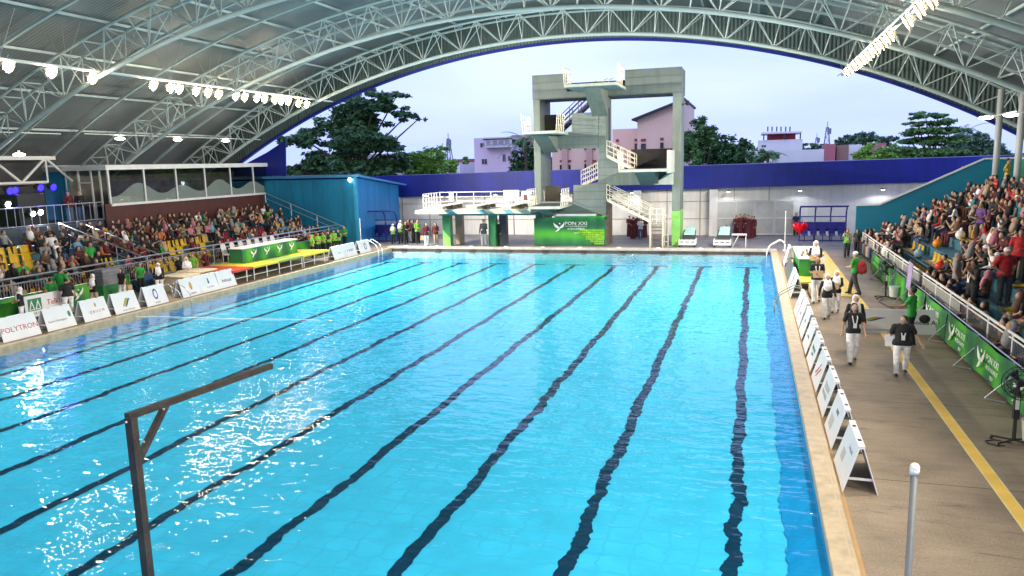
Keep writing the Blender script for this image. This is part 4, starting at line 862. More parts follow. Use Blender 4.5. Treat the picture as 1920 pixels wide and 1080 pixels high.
# dancers in maroon
dn=[(1350,440,404,'lime','green shawl'),(1362,441,404,'pink','pink shawl'),(1373,440,405,'maroon','short hair and pale collar'),(1380,443,403,'maroon','bun, front left of the group'),(1388,446,400,'maroon','tall, centre of the group'),(1395,442,400,'brown','brown shoulder cloth'),(1401,447,402,'maroon','front centre, with folded hands'),(1408,446,404,'maroon','gold edged shawl'),(1413,444,406,'maroon','rightmost of the group')]
for i,(x,y,t_,c_,ex) in enumerate(dn): hero('dancer in long maroon gown, %s, before the glass doors'%ex,x,y,t_,180+random.uniform(-40,40),random.choice(['bothfront','down','front1']),0,top=c_,bot='maroon',headk='bun' if i%2 else 'short',gown=True,longs=True,h=.026,group='maroon dancers before the glass doors')
for i,(x,y,t_,c_,b_,ex) in enumerate([(1180,443,404,'maroon','maroon','leftmost behind the stair'),(1187,447,406,'maroon','maroon','second from left behind the stair'),(1195,444,402,'maroon','maroon','tallest behind the stair'),(1201,448,408,'white','denim','holding a phone in front'),(1209,445,406,'maroon','maroon','nearest the stair foot')]):
    hero(('person in white top and jeans, %s, behind the stair' if c_=='white' else 'dancer in maroon gown, %s')%ex,x,y,t_,180+random.uniform(-30,30),'bothfront',0,top=c_,bot=b_,headk='long' if c_=='white' else 'bun',gown=c_!='white',longs=True,h=.026)
# far left group under the shelter
fl=[(738,458,420,'lime','black','volunteer in lime shirt sitting low by the blue shelter','scarf','white'),(752,457,413,'lime','black','volunteer in lime shirt and white headscarf by the shelter','scarf','white'),(762,458,414,'black','black','person in black right of the lime volunteers','short',None),(768,455,410,'maroon','white','woman in maroon top and white trousers, leftmost pair','long',None),(776,456,412,'black','black','person in black between maroon and lime shirts','short',None),(784,457,411,'lime','black','volunteer in lime shirt with badge beside the woman in maroon','short',None),(800,463,417,'maroon','white','woman in maroon jacket and white trousers carrying a brown bag','long',None),(818,459,417,'maroon','beige','woman in maroon jacket looking left near the green post','long',None)]
for x,y,t_,c_,b_,lb,hk,hc in fl: hero(lb,x,y,t_,180+random.uniform(-50,50),random.choice(['bothfront','down','front1']),.04,top=c_,bot=b_,headk=hk,hcol=hc,longs=c_!='lime',h=.024)
q=atz(795,462,ZD); b=MB(); b.box((q.x-.16,q.y-.2,.75),(q.x+.14,q.y-.08,1.05)); tag(b.build('paper_bag',card,bevel=.01),'brown paper bag carried by the woman in maroon jacket','bag')
hero('man in dark jacket and grey trousers leaning on the right green post',908,463,406,178,'front1',.04,top='charcoal',bot='grey',headk='short',longs=True)
hero('person in black hidden behind the right green post',934,461,412,160,'down',0,top='black',bot='black',headk='short',longs=True)
# left deck
def heroL(lab,px,py,hp,X,*a,**k):
    q=atx(px,py,X); return hero(lab,px,py,hp,*a,pos=(X,q.y,ZD),**k)
heroL('woman in white headscarf and black jacket crossing hands beside the green logo banner',45,612,553,-26.0,120,'bothfront',.1,top='black',longs=False,fine=True,lany=True)
heroL('broad person in black shirt and white trousers seen from behind',134,614,528,-26.0,60,'down',.05,top='black',headk='cap',hcol='black',bulk=1.35)
heroL('volunteer in green shirt with black straps behind the broad person',122,590,500,-26.9,10,'hips',0,top='green',bot='black',headk='short',bulk=1.15)
heroL('smaller volunteer in green shirt left of the strapped volunteer',103,597,520,-26.6,30,'down',0,top='green',bot='black',headk='short')
heroL('woman in white headscarf, dark top and beige trousers looking down with folded arms',181,592,521,-26.0,190,'bothfront',.1,top='black',bot='beige',longs=True,fine=True)
heroL('woman in black polo and white trousers holding a brown box',234,578,515,-26.2,180,'down',.08,top='black',headk='long')
o_=bpy.context.scene.objects
q=atx(245,560,-26.2); b=MB(); b.box((q.x-.02,q.y-.35,.78),(q.x+.26,q.y-.1,.98)); tag(b.build('cardboard_box',card,bevel=.006),'small brown cardboard box held by the woman in black polo','box')
heroL('volunteer in green shirt and black trousers facing right beside the red scarf spectator',269,572,493,-26.9,250,'front1',.05,top='green',bot='black',headk='short')
heroL('woman in white headscarf and black vest with white trousers striding by the blue logo sign',303,570,495,-25.8,215,'down',.22,top='black',fine=True,lany=True,longs=True)
heroL('woman in white headscarf and white shirt beside the pale mats',355,545,485,-26.0,230,'bothfront',.1,top='white',longs=True)
heroL('volunteer in lime shirt behind the woman in the white shirt',366,535,480,-26.9,200,'down',.05,top='lime',bot='black',headk='short')
heroL('person in black jacket with red bag beside the white mats',340,545,492,-26.7,190,'down',0,top='black',bot='white',headk='scarf',hcol='black')
heroL('person in dark maroon coat standing left of the green timing table',389,528,476,-27.0,180,'bothfront',0,top='maroon',bot='black',headk='scarf',hcol='maroon',longs=True)
heroL('volunteer in lime shirt standing at the far end of the staging',587,480,446,-26.0,140,'hips',0,top='lime',bot='black',headk='scarf',hcol='lime')
heroL('volunteer in green shirt standing by the dark speaker at the far left',647,452,422,-26.9,170,'bothfront',0,top='green',bot='black',headk='short')
for i,(x,y) in enumerate([(608,470),(618,473),(628,474),(636,472),(598,474)]):
    heroL('volunteer in lime vest crouching at the far staging, %s of five from the left'%['second','third','fourth','fifth','first'][i],x,y,449,-26.4+.2*(i%2),160+20*i,'bothfront',0,top='lime',bot='black',headk=['short','scarf'][i%2],hcol='black',h=.024,group='volunteers in lime at the far staging')
for px_,lab,c_ in ((136,'man in dark red jacket standing on the left balcony','maroon'),(157,'man in black with crossed arms standing on the left balcony','black')):
    q=atx(px_,395,-34.4); hero(lab,px_,0,0,230,'bothfront',0,top=c_,bot='denim',headk='short',pos=(-34.6,q.y,3.3),longs=True,fixed=1.68)
    bpy.data.objects[-1] if False else None
def on_stand(px,r_,dx=.4):
    x=RS['xf']+RS['dx']*r_+dx; z=RS['z0']+RS['dz']*r_; lo,hi=8,48
    for _ in range(40):
        m_=(lo+hi)/2
        if pj((x,m_,z))>px: lo=m_
        else: hi=m_
    return (x,m_,z)
def pj(p): d=Vector(p)-Vector((0,0,CH)); return 960+FPX*d.dot(RT)/d.dot(FW)
SM=dict(h=.02)
STANDERS=[]
for lab,px,r_,face,arms,top,bot,hk,hc,bulk in (('stocky man in bright red shirt standing with his back turned in the front right stand',1880,1,200,'hips','red','charcoal','cap','white',1.25),('man in black shirt with white lanyard and camera standing behind the right fence',1820,0,110,'face','black','black','short',None,1.15),('person in grey shirt and jeans bending behind the right fence',1790,0,250,'down','grey','denim','cap','grey',1.1),('tall person in purple top standing in the middle of the right stand',1836,3,120,'bothfront','purple','black','long',None,1.0),('man in bright red shirt standing at the right edge, second figure in red',1908,2,160,'front1','red','black','short',None,1.2),('man in yellow shirt standing at the very top of the right stand',1886,7,240,'hips','yellow','brown','short',None,1.0),('person in dark clothes and pale bag standing high by the teal wall, left one',1800,6,150,'bothfront','charcoal','black','short',None,1.1),('person in dark clothes standing high by the teal wall, right one',1812,6,190,'down','black','black','short',None,1.1)):
    P3=on_stand(px,r_); STANDERS.append(P3); hero(lab,px,0,0,face,arms,0,top=top,bot=bot,headk=hk,hcol=hc,bulk=bulk,pos=P3,fixed=1.72,lany=('lanyard' in lab),skin=1 if top!='yellow' else 0)
# ------------------------------------------------------------------ spectators
VAR=[]
for arms,lean,tw in (('lap',0,0),('lap',.06,.06),('phone',.02,-.03),('knees',.14,0),('clap',.03,.04),('chin',.12,-.05),('lap',-.03,-.08),('wave',0,.03)):
    J=seated(arms,lean,tw); a_=random.uniform(-.5,.5); J['face']=(math.sin(a_),math.cos(a_),0); fd=J.pop('face')
    al=dict(J); al['face']=fd; V,F,Lb=figure({**J},.028,longs=random.random()<.6,loose=.01)
    me=np_mesh('seated_person',V,F,Lb,5); hs={k:np_mesh(k,*headgear(J['head'],k,.028,(0,1,0)),1) for k in ('scarf','short','long','cap','bun')}
    VAR.append((me,hs))
def inr(x,y,R_): return any(a<=x<=c and b<=y<=d for a,b,c,d in R_)
def project(p):
    d=Vector(p)-Vector((0,0,CH)); z=d.dot(FW); return 960+FPX*d.dot(RT)/z,540-FPX*d.dot(UP)/z
EMPL=[(0,462,75,505),(300,445,400,462),(300,466,385,515),(60,418,88,440),(185,478,238,510),(85,520,102,560),(145,505,180,540),(385,468,402,492),(218,505,240,530)]
EMPLR=[(410,432,442,462),(455,425,500,445),(560,408,605,432)]
EMPR=[(1688,455,1782,528),(1800,428,1838,466),(1862,545,1920,625),(1882,512,1920,540)]
BLR=[(1715,445,1780,475),(1780,440,1800,500)]
LTOP=['black']*15+['charcoal']*8+['maroon']*6+['brown']*4+['navy']*2+['grey','white','white','pink','red','teal','skyblue','yellow','green','purple','beige','orange','olive','lilac']
RTOP=['black']*12+['maroon']*10+['charcoal']*4+['white']*3+['brown']*3+['grey','red','red','pink','navy','beige','olive','purple','teal']
CNAME={'charcoal':'dark grey','skyblue':'sky blue','lime':'lime green'}
seatm=mat('yellow_seat_plastic',(.68,.42,.01),.35,var=.06); seatr=mat('red_seat_plastic',(.42,.012,.02),.35,var=.06)
def seat_mesh():
    b=MB(); w=.23; prof=[(.20,.10),(.22,.06),(.05,.04),(-.16,.05),(-.21,.12),(-.25,.40),(-.235,.44)]
    n=len(prof); cols=5; vs=[]
    for t_ in (0,.02):
        for (y,z) in prof:
            for c in range(cols):
                u=-1+2*c/(cols-1); vs.append((u*w,y+ (.03*u*u if z>.1 else 0)+(0 if z<=.1 else -t_),z+.025*u*u*(z<=.1)-(t_ if z<=.1 else 0)))
    q=lambda t_,r_,c: t_*n*cols+r_*cols+c; fs=[]
    for r_ in range(n-1):
        for c in range(cols-1): fs+= [(q(0,r_,c),q(0,r_,c+1),q(0,r_+1,c+1),q(0,r_+1,c)),(q(1,r_,c),q(1,r_+1,c),q(1,r_+1,c+1),q(1,r_,c+1))]
        for c in (0,cols-1): fs.append((q(0,r_,c),q(0,r_+1,c),q(1,r_+1,c),q(1,r_,c)))
    for r_ in (0,n-1):
        for c in range(cols-1): fs.append((q(0,r_,c),q(0,r_,c+1),q(1,r_,c+1),q(1,r_,c)))
    b.add(vs,fs); o=b.build('stadium_seat',seatm,None,smooth=True); me=o.data; bpy.data.objects.remove(o); return me
SEAT=seat_mesh(); spots=[]; seats=[]
def rown(i): return ORD[i]
for side,D,sg,y1 in (('left',LS,-1,47.6),('right',RS,1,45.4)):
    for r_ in range(D['n']):
        x=D['xf']+sg*(D['dx']*r_+.20); zz=D['z0']+D['dz']*r_
        pitch=.62; ny=int((y1-14)/pitch)
        for j in range(ny):
            y=y1-.4-j*pitch; px,py=project((x,y,zz+.3))
            if px<-25 or px>1950 or py>1000: continue
            rects=EMPL if side=='left' else EMPR; red=side=='left' and inr(px,py,EMPLR); blank=side=='right' and inr(px,py,BLR)
            empty=inr(px,py,rects)
            if side=='left' and r_==0 and y<40: empty= empty or random.random()<.35
            if blank or any(abs(x-q[0])<.75 and abs(y-q[1])<.42 for q in STANDERS): continue
            if side=='left' and 30<y<30.9+0*r_: continue
            if empty or red: seats.append((side,r_,j,x,y,zz,red)); continue
            if random.random()<.07: 
                if random.random()<.6: seats.append((side,r_,j,x,y,zz,False))
                continue
            spots.append((side,r_,j,x,y,zz))
for side,r_,j,x,y,zz,red in seats:
    o=bpy.data.objects.new('stadium_seat',SEAT); COL.objects.link(o); o.location=(x+(.10 if side=='right' else -.10),y,zz-.02); o.rotation_euler=(0,0,math.radians(90 if side=='right' else -90)); dress(o,[seatr if red else seatm])
    tag(o,'empty %s seat, %s row of %s stand, %s from far end'%('red' if red else 'yellow',rown(r_),side,ORD[j]),'seat','empty seats of the %s stand'%side)
spots.sort(key=lambda s:s[3]**2+s[4]**2)
CHOICE=[]
for k,(side,r_,j,x,y,zz) in enumerate(spots):
    top=random.choice(LTOP if side=='left' else RTOP); bot=random.choice(['black','black','charcoal','navy','denim','maroon','brown','beige'])
    hk=random.choices(['scarf','short','long','cap','bun'],[.38,.34,.12,.06,.10])[0]
    hc=random.choice([top,'black','black','black','charcoal','white','beige','maroon','pink','grey','brown']) if hk=='scarf' else (random.choice(['black','white','red']) if hk=='cap' else None)
    v=random.choice(VAR); sk=random.randrange(3) if random.random()<.5 else 0; rz=(math.radians(90) if side=='right' else math.radians(-90))+random.gauss(0,.22)
    CHOICE.append((side,r_,j,x,y,zz,top,bot,hk,hc,v,sk,rz,random.uniform(.92,1.06),random.gauss(0,.04)))
NIND=245
for (side,r_,j,x,y,zz,top,bot,hk,hc,v,sk,rz,sc,jy) in CHOICE[:NIND]:
    hd='%s headscarf'%CNAME.get(hc,hc) if hk=='scarf' else ('%s cap'%hc if hk=='cap' else {'short':'short hair','long':'long hair','bun':'tied hair'}[hk])
    lab='%s top, %s, %s row of %s stand, %s from far end'%(CNAME.get(top,top),hd,rown(r_),side,ORD[j])
    person(lab,v[0],(hk,v[1][hk]),(x,y+jy,zz+.06),rz,[SKIN[sk],CLO[top],CLO[bot],SHOE,LIP],CLO[hc] if hc else HAIR,'spectators seated in the %s stand'%side,sc)
# the farther rest of the crowd, too many to single out
allm=[];mi={}
def midx(m_):
    if m_.name not in mi: mi[m_.name]=len(allm); allm.append(m_)
    return mi[m_.name]
VV=[];FF=[];MI=[];nv=0
def grab(me):
    if 'np' not in globals(): pass
    V=np.empty(len(me.vertices)*3,np.float32); me.vertices.foreach_get('co',V); F=np.empty(len(me.loops),np.int32); me.loops.foreach_get('vertex_index',F); M_=np.empty(len(me.polygons),np.int32); me.polygons.foreach_get('material_index',M_)
    return V.reshape(-1,3),F.reshape(-1,4),M_
CACHE={}
for (side,r_,j,x,y,zz,top,bot,hk,hc,v,sk,rz,sc,jy) in CHOICE[NIND:]:
    for me,ms in ((v[0],[SKIN[sk],CLO[top],CLO[bot],SHOE,LIP]),(v[1][hk],[CLO[hc] if hc else HAIR])):
        if me.name not in CACHE: CACHE[me.name]=grab(me)
        V,F,M_=CACHE[me.name]; c,s_=math.cos(rz),math.sin(rz); V=V*sc
        VV.append(np.stack([V[:,0]*c-V[:,1]*s_+x,V[:,0]*s_+V[:,1]*c+y+jy,V[:,2]+zz+.06],1)); FF.append(F+nv); nv+=len(V)
        lut=np.array([midx(m_) for m_ in ms]+[0]*5); MI.append(lut[M_])
if VV:
    V=np.concatenate(VV);F=np.concatenate(FF);M_=np.concatenate(MI); me=bpy.data.meshes.new('distant_spectators'); me.vertices.add(len(V)); me.vertices.foreach_set('co',V.astype(np.float32).ravel()); me.loops.add(F.size); me.loops.foreach_set('vertex_index',F.ravel().astype(np.int32)); me.polygons.add(len(F)); me.polygons.foreach_set('loop_start',np.arange(0,F.size,4,dtype=np.int32)); me.polygons.foreach_set('loop_total',np.full(len(F),4,dtype=np.int32))
    for m_ in allm: me.materials.append(m_)
    me.polygons.foreach_set('material_index',M_.astype(np.int32)); me.polygons.foreach_set('use_smooth',[True]*len(F)); me.update(calc_edges=True)
    o=bpy.data.objects.new('distant_spectators',me); COL.objects.link(o); tag(o,'dense far crowd seated at the far upper rows of both stands','crowd',kind='stuff')

# ------------------------------------------------------------------ signs and props on the deck
wb=mat('sign_board_white',(.74,.74,.76),.45,var=.04); red_=mat('print_red',(.5,.01,.02),.5); grn=mat('print_green',(.01,.20,.09),.5); blu=mat('print_navy',(.01,.03,.22),.5); gld=mat('print_gold',(.5,.28,.05),.5); grp=mat('print_grey',(.18,.18,.2),.5); blk=mat('print_black',(.02,.02,.02),.5); lim=mat('print_lime',(.20,.42,.03),.5)
def aboard(label,x,y,L_,side,deco,group,hgt=.78):
    """folding A board; side +1: printed face looks towards +x, -1: towards -x"""
    T=thing('a_board_sign',label,'sign',(x,y,ZD),group); y0,y1=y-L_/2,y+L_/2; sp=.24; zt=ZD+hgt
    def panel(s_): 
        b=MB(); n=Vector((s_*hgt,0,sp)).normalized()*.018
        P=[Vector((x+s_*(sp+.02),y0,ZD)),Vector((x+s_*(sp+.02),y1,ZD)),Vector((x+s_*.02,y1-.04,zt)),Vector((x+s_*.02,y0+.04,zt))]
        b.prism(P,n); return b
    fp=panel(side).build('front_panel',wb,T,bevel=.006); panel(-side).build('rear_panel',wb,T)
    b=MB(); b.box((x-.05,y0+.04,zt-.02),(x+.05,y1-.04,zt+.025)); b.build('hinge_cap',wb,T)
    for yy in (y0+.35,y1-.35): b=MB(); b.box((x-.03,yy-.05,zt+.026),(x+.03,yy+.05,zt+.03)); b.build('handle_slot',blk,T)
    for yy in (y0+.08,y1-.1): b=MB(); b.box((x-.19,yy,ZD+.2),(x+.19,yy+.02,ZD+.24)); b.build('spreader_bar',wb,T)
    up=Vector((-side*sp,0,hgt)).normalized(); xd=Vector((0,side,0)); n=Vector((side*hgt,0,sp)).normalized()
    def pt(u,v): return Vector((x+side*(sp+.02),y,ZD))+up*(v*hgt)+xd*(u*L_/2)+n*.022
    deco(T,pt,xd,up)
    return T
def shape(parent,m,pts,name='emblem'):
    b=MB(); P=[Vector(p) for p in pts]; n=(P[1]-P[0]).cross(P[2]-P[0]).normalized()*.002; b.prism(P,n); return b.build(name,m,parent)
def ell(pt,cu,cv,ru,rv,n=18): return [pt(cu+ru*math.cos(2*math.pi*i/n),cv+rv*math.sin(2*math.pi*i/n)) for i in range(n)]
def wavelogo(T,pt,cu,cv,s):
    for m_,o_ in ((lim,0),(gld,.13),(blu,.27)):
        up_=[];dn=[]
        for i in range(11):
            t_=i/10; u=cu+s*(-.5+.75*t_+o_); v=cv+s*(.55*(3*t_*t_-2*t_**3)-.3-o_*.3); w=s*.16*math.sin(math.pi*t_)+.004
            up_.append((u,v+w)); dn.append((u,v-w*.3))
        for k in range(10): shape(T,m_,[pt(*dn[k]),pt(*dn[k+1]),pt(*up_[k+1]),pt(*up_[k])]) if False else None
        shape(T,m_,[pt(*q) for q in dn+up_[::-1]],'wave_emblem')
def dtext(body,m,u,v,size,sx=1): return lambda T,pt,xd,up: text(body,size,m,T,frame_mtx(pt(u,v),xd,up),ext=.002,sx=sx)
def D_(*fs): return lambda T,pt,xd,up:[f(T,pt,xd,up) for f in fs]
leftdeco=[
 ('POLYTRON in red',D_(dtext('POLYTRON',red_,0,.48,.26,1.05))),
 ('thin grey name and a round seal',D_(dtext('Sarana Kebanggaan',grp,-.15,.42,.105),lambda T,pt,xd,up:shape(T,grn,ell(pt,.72,.62,.1,.15)))),
 ('red spaced letters under a small gold seal',D_(dtext('Q B I I C M',red_,.1,.42,.15),lambda T,pt,xd,up:shape(T,gld,ell(pt,.1,.75,.07,.11)))),
 ('green, gold and blue wave emblem',D_(lambda T,pt,xd,up:wavelogo(T,pt,.05,.55,.7),dtext('bersama untuk negeri',grp,.1,.14,.07))),
 ('round blue ring emblem',D_(lambda T,pt,xd,up:shape(T,blu,ell(pt,.0,.6,.2,.3)),lambda T,pt,xd,up:shape(T,wb,ell(lambda a,b:pt(a,b)+Vector((.003,0,0)),.0,.6,.13,.2)),dtext('BRI',blu,0,.6,.12),dtext('melayani',grp,0,.14,.08))),
 ('gold teardrop emblem',D_(lambda T,pt,xd,up:shape(T,gld,ell(pt,.05,.6,.13,.24)),dtext('PEGADAIAN',blk,.05,.15,.08))),
 ('small navy leaf mark',D_(lambda T,pt,xd,up:shape(T,blu,[pt(-.05,.5),pt(.12,.5),pt(.08,.8),pt(.0,.85)]),dtext('P L N - U M K',grp,.1,.28,.08))),
 ('italic dark letters and a red corner mark',D_(dtext('indosat',blk,0,.45,.24),lambda T,pt,xd,up:shape(T,red_,[pt(.8,.7),pt(.92,.7),pt(.92,.95),pt(.8,.95)])))]
spans=[(0,68),(88,135),(158,203),(218,260),(281,313),(349,378),(382,413),(417,446)]
XS=-24.15
for (a,c),(ds,dc) in zip(spans,leftdeco):
    ya=atx(a,650,XS+.2).y; yc=atx(c,600,XS+.2).y; aboard('white folding sign with %s, left pool edge'%ds,XS,(ya+yc)/2+.1,max(1.25,min(1.5,yc-ya)),1,dc,'white folding signs along the left pool edge')
for i,((a,c),ds,dc) in enumerate(zip([(618,636),(640,657),(668,700)],['faint red lines','small wing mark','round black ring'],[D_(dtext('mandiri',red_,0,.5,.1)),D_(dtext('V  SPORT',blk,0,.5,.2)),D_(lambda T,pt,xd,up:shape(T,blk,ell(pt,.15,.55,.22,.28)),lambda T,pt,xd,up:shape(T,wb,ell(lambda a,b:pt(a,b)+Vector((.003,0,0)),.15,.55,.14,.19)))])):
    ya=atx(a,490,XS).y; aboard('white folding sign with %s, far left pool end'%ds,XS,ya+.9,1.5,1,dc,'white folding signs along the left pool edge')
XSR=1.84
rd=[('pale grey crest and pink block',D_(lambda T,pt,xd,up:shape(T,mat('print_pink',(.5,.33,.32),.5),[pt(-.5,.3),pt(-.1,.3),pt(-.1,.55),pt(-.5,.55)]),dtext('beyond',mat('print_pale',(.45,.5,.52),.5),.3,.75,.12))),
 ('red block and grey script',D_(lambda T,pt,xd,up:shape(T,mat('print_pink'),[pt(-.6,.2),pt(0,.2),pt(0,.5),pt(-.6,.5)]),dtext('BANK',grp,.1,.72,.12))),
 ('pink lettering in two rows',D_(dtext('TELKOM',mat('print_pink'),0,.62,.2),dtext('INDONESIA',mat('print_pink'),0,.4,.14))),
 ('red diagonal stroke',D_(lambda T,pt,xd,up:shape(T,red_,[pt(-.5,.3),pt(-.3,.3),pt(.3,.75),pt(.2,.75)]),lambda T,pt,xd,up:shape(T,red_,[pt(-.2,.25),pt(-.1,.25),pt(.5,.6),pt(.4,.65)]))),
 ('green script name',D_(dtext('Bank Aceh',grn,0,.6,.16),dtext('Syariah',grn,0,.42,.12))),
 ('thin teal line of text',D_(dtext('Jasa Raharja',grn,0,.5,.09))),
 ('a fine grey caption',D_(dtext('PLN',blu,0,.6,.12))),
 ('small blue mark',D_(dtext('bni',blu,0,.5,.14))),
 ('pale red caption',D_(dtext('astra',red_,0,.5,.1))),
 ('blank weathered face',D_()),
 ('a dim gold mark',D_(dtext('emas',gld,0,.5,.1)))]
for i,((ds,dc),y) in enumerate(zip(rd,[13.8,15.75,17.65,19.5,21.35,23.15,25.0,26.7,28.3,32.3,34.0])):
    aboard('white folding sign, %s, %s from camera on right'%(ds,ORD[i]),XSR,y,1.42,-1,dc,'white folding signs along the right pool edge')
T=thing('grey_board','plain dark grey panel leaning beside the far right coping','panel',(1.7,37,ZD)); b=MB(); b.prism([(1.62,35.0,ZD),(1.62,39.3,ZD),(1.85,39.3,1.0),(1.85,35.0,1.0)],(.03,0,0)); b.build('board',mat('grey_board_paint',(.10,.115,.14),.4,var=.15),T); b=MB(); b.tube((1.85,35.2,ZD),(1.9,35.2,1.0),.02,5); b.tube((1.85,39.1,ZD),(1.9,39.1,1.0),.02,5); b.build('legs',steel,T)
aboard('cream folding sign turned sideways beside the far right corner of the pool',1.95,41.6,1.6,-1,D_(),'white folding signs along the right pool edge',hgt=.95)
# white event sign across the walkway
WS=thing('event_sign_board','long low white sign with gold, green and blue wave emblem standing across the right walkway','sign',(4.6,25.7,ZD))
p0=atz(1604,627,ZD); p1=atz(1760,627,ZD); pL=Vector((p0.x-.3,25.6,ZD)); pR=Vector((p1.x,25.75,ZD)); b=MB(); b.prism([pL,pR,pR+Vector((0,0,.78)),pL+Vector((0,0,.78))],(0,.03,0)); b.build('board',wb,WS)
dX=(pR-pL).normalized()
def ptw(u,v): return pL+dX*(u*(pR-pL).length)+Vector((0,-.008,v*.78))
wavelogo(WS,ptw,.30,.60,.26)
text('bersinergi, berkelanjutan',.085,grp,WS,frame_mtx(ptw(.32,.16),dX,(0,0,1)),ext=.002); text('Indonesia Asri',.19,blk,WS,frame_mtx(ptw(.82,.48),dX,(0,0,1)),ext=.002)
for e in (pL+dX*.2,pR-dX*.1):
    b=MB(); b.tube(e+Vector((0,.03,.5)),e+Vector((.12,.45,.0)),.02,6); b.tube(e+Vector((-.1,.45,.02)),e+Vector((.2,.45,.02)),.02,6); b.build('prop_stand',steel,WS)
# ------------------------------------------------------------------ right fence and green banners
FN=thing('stand_fence','long white steel fence with grey mesh panels along the right stand','fence',(5.85,28,1)); xf=5.85
b=MB(); y0,y1=14,45.2
for z,r_ in ((1.62,.035),(1.50,.022),(.92,.025)): b.tube((xf,y0,z+.06),(xf,y1,z),r_,8)
b.build('rails',white,FN)
y=y1; k=0
while y>y0: b=MB(); b.tube((xf,y,.6),(xf,y,1.66),.028,6); b.build('post',white,FN); y-=1.95
mesh_=bpy.data.materials.new('grey_mesh_panel'); mesh_.use_nodes=True; t=mesh_.node_tree; b0=t.nodes['Principled BSDF']; b0.inputs['Base Color'].default_value=(.34,.34,.32,1); b0.inputs['Roughness'].default_value=.5; b0.inputs['Alpha'].default_value=.82
b=MB(); b.box((xf-.004,24.6,.93),(xf+.004,y1,1.50)); b.build('mesh_panel',mesh_,FN)
b=MB(); y=14
while y<24.5: b.tube((xf,y,.93),(xf,y,1.52),.011,4,cap=False); y+=.11
b.build('bar_panel',steel,FN)
b=MB(); b.box((5.93,-10,.3),(5.985,45.7,.95)); tag(b.build('stand_kerb_wall',mat('kerb_green',(.03,.14,.08),.6,var=.2)),kind='structure')
yy=[13.2,16.0,18.75,21.6,24.6,27.6,30.6,33.6,36.6,39.4]
for i,(a,c) in enumerate(zip(yy[:-1],yy[1:])):
    T=thing('banner_barrier','green event banner barrier on slanted steel legs, %s from the camera on right'%ORD[i],'barrier',(5.55,(a+c)/2,ZD),'green banner barriers along the right stand')
    b=MB(); n=14
    for k in range(n):
        for q in range(3):
            f_=lambda u,v:(5.50+.06*v+.03*math.sin(u*9+i)*(1-abs(v-.5)),a+.05+(c-a-.1)*u,ZD+.10+.86*v-.05*math.sin(math.pi*u)*v)
            b.quad(f_(k/n,q/3),f_((k+1)/n,q/3),f_((k+1)/n,(q+1)/3),f_(k/n,(q+1)/3))
    b.build('banner',gban,T,smooth=True)
    b=MB(); b.tube((5.56,a+.04,ZD+.08),(5.60,a+.04,1.28),.022,6); b.tube((5.56,c-.04,ZD+.08),(5.60,c-.04,1.28),.022,6); b.tube((5.60,a,1.27),(5.60,c,1.27),.022,6); b.tube((5.60,a+.04,.95),(5.15,a+.3,ZD+.03),.02,6); b.tube((5.15,a+.3,ZD+.03),(5.5,a+.04,ZD+.03),.02,6); b.build('steel_frame',steel,T)
    m_=(a+c)/2; 
    if i<6:
        bird(T,(5.46,m_-.75 if False else m_+.62,.86),(0,-1,0),(.05,0,1),.62)
        for s_,v,sz in (('PON XXI',.98,.24),('ACEH-SUMUT',.76,.15),('2024',.58,.13)): text(s_,sz,logo,T,frame_mtx((5.455,m_-.35,v),(0,-1,0),(.05,0,1)),ext=.002)
# floor fans
def fan(px,py,Ht,label,blab):
    q=atz(px,py,ZD); T=thing('floor_fan',label,'fan',(q.x,q.y,ZD)); b=MB(); b.tube((q.x,q.y,ZD+.08),(q.x,q.y,ZD+Ht-.25),.035,8); b.box((q.x-.05,q.y-.05,ZD+.5),(q.x+.05,q.y+.05,ZD+1.05)); b.build('pole',black,T)
    b=MB(); 
    for dx,dy in ((-.32,-.22),(-.32,.22),(.32,-.22),(.32,.22)): b.tube((q.x,q.y,ZD+.08),(q.x+dx,q.y+dy,ZD+.06),.02,6); b.sphere((q.x+dx,q.y+dy,ZD+.04),.04,8)
    b.build('wheeled_base',black,T)
    c=Vector((q.x-.02,q.y-.12,ZD+Ht-.25)); b=MB(); n=18
    for rr,dy in ((.30,0),(.30,-.16),(.2,-.19),(.1,-.2),(.2,.05)):
        P=[c+Vector((rr*math.cos(2*math.pi*i/n),dy,rr*math.sin(2*math.pi*i/n))) for i in range(n+1)]; b.path(P,.009,4)
    for i in range(n): a=2*math.pi*i/n; b.path([c+Vector((.06*math.cos(a),-.2,.06*math.sin(a))),c+Vector((.30*math.cos(a),-.16,.30*math.sin(a))),c+Vector((.30*math.cos(a),0,.30*math.sin(a))),c+Vector((.06*math.cos(a),.06,.06*math.sin(a)))],.005,3)
    b.build('cage',black,T); b=MB()
    for i in range(3):
        a=2*math.pi*i/3; b.prism([c+Vector((.04*math.cos(a),-.08,.04*math.sin(a))),c+Vector((.26*math.cos(a-.3),-.05,.26*math.sin(a-.3))),c+Vector((.26*math.cos(a+.4),-.10,.26*math.sin(a+.4)))],(0,.01,0))
    b.tube(c+Vector((0,-.1,0)),c+Vector((0,.14,0)),.07,10); b.build('blades',black,T)
    b=MB(); b.box((q.x-.035,q.y-.065,ZD+.7),(q.x+.03,q.y-.052,ZD+.95)); b.build('control_label',white,T)
    x,y=q.x+.30,q.y-.05; b=MB(); b.tube((x,y,ZD+.1),(x,y,ZD+.48),.17,14,r2=.21); b.tube((x,y,ZD+.48),(x,y,ZD+.50),.225,14); tag(b.build('water_tank',mat('white_plastic',(.6,.62,.62),.4,var=.1)),blab,'tank')
fan(1660,560,1.5,'black pedestal mist fan on wheels beside the green barrier, farther one','white plastic water tank at the foot of the farther fan'); fan(1900,832,1.5,'black pedestal mist fan on wheels at the right frame edge, nearer one','white plastic water tank at the foot of the nearer fan')
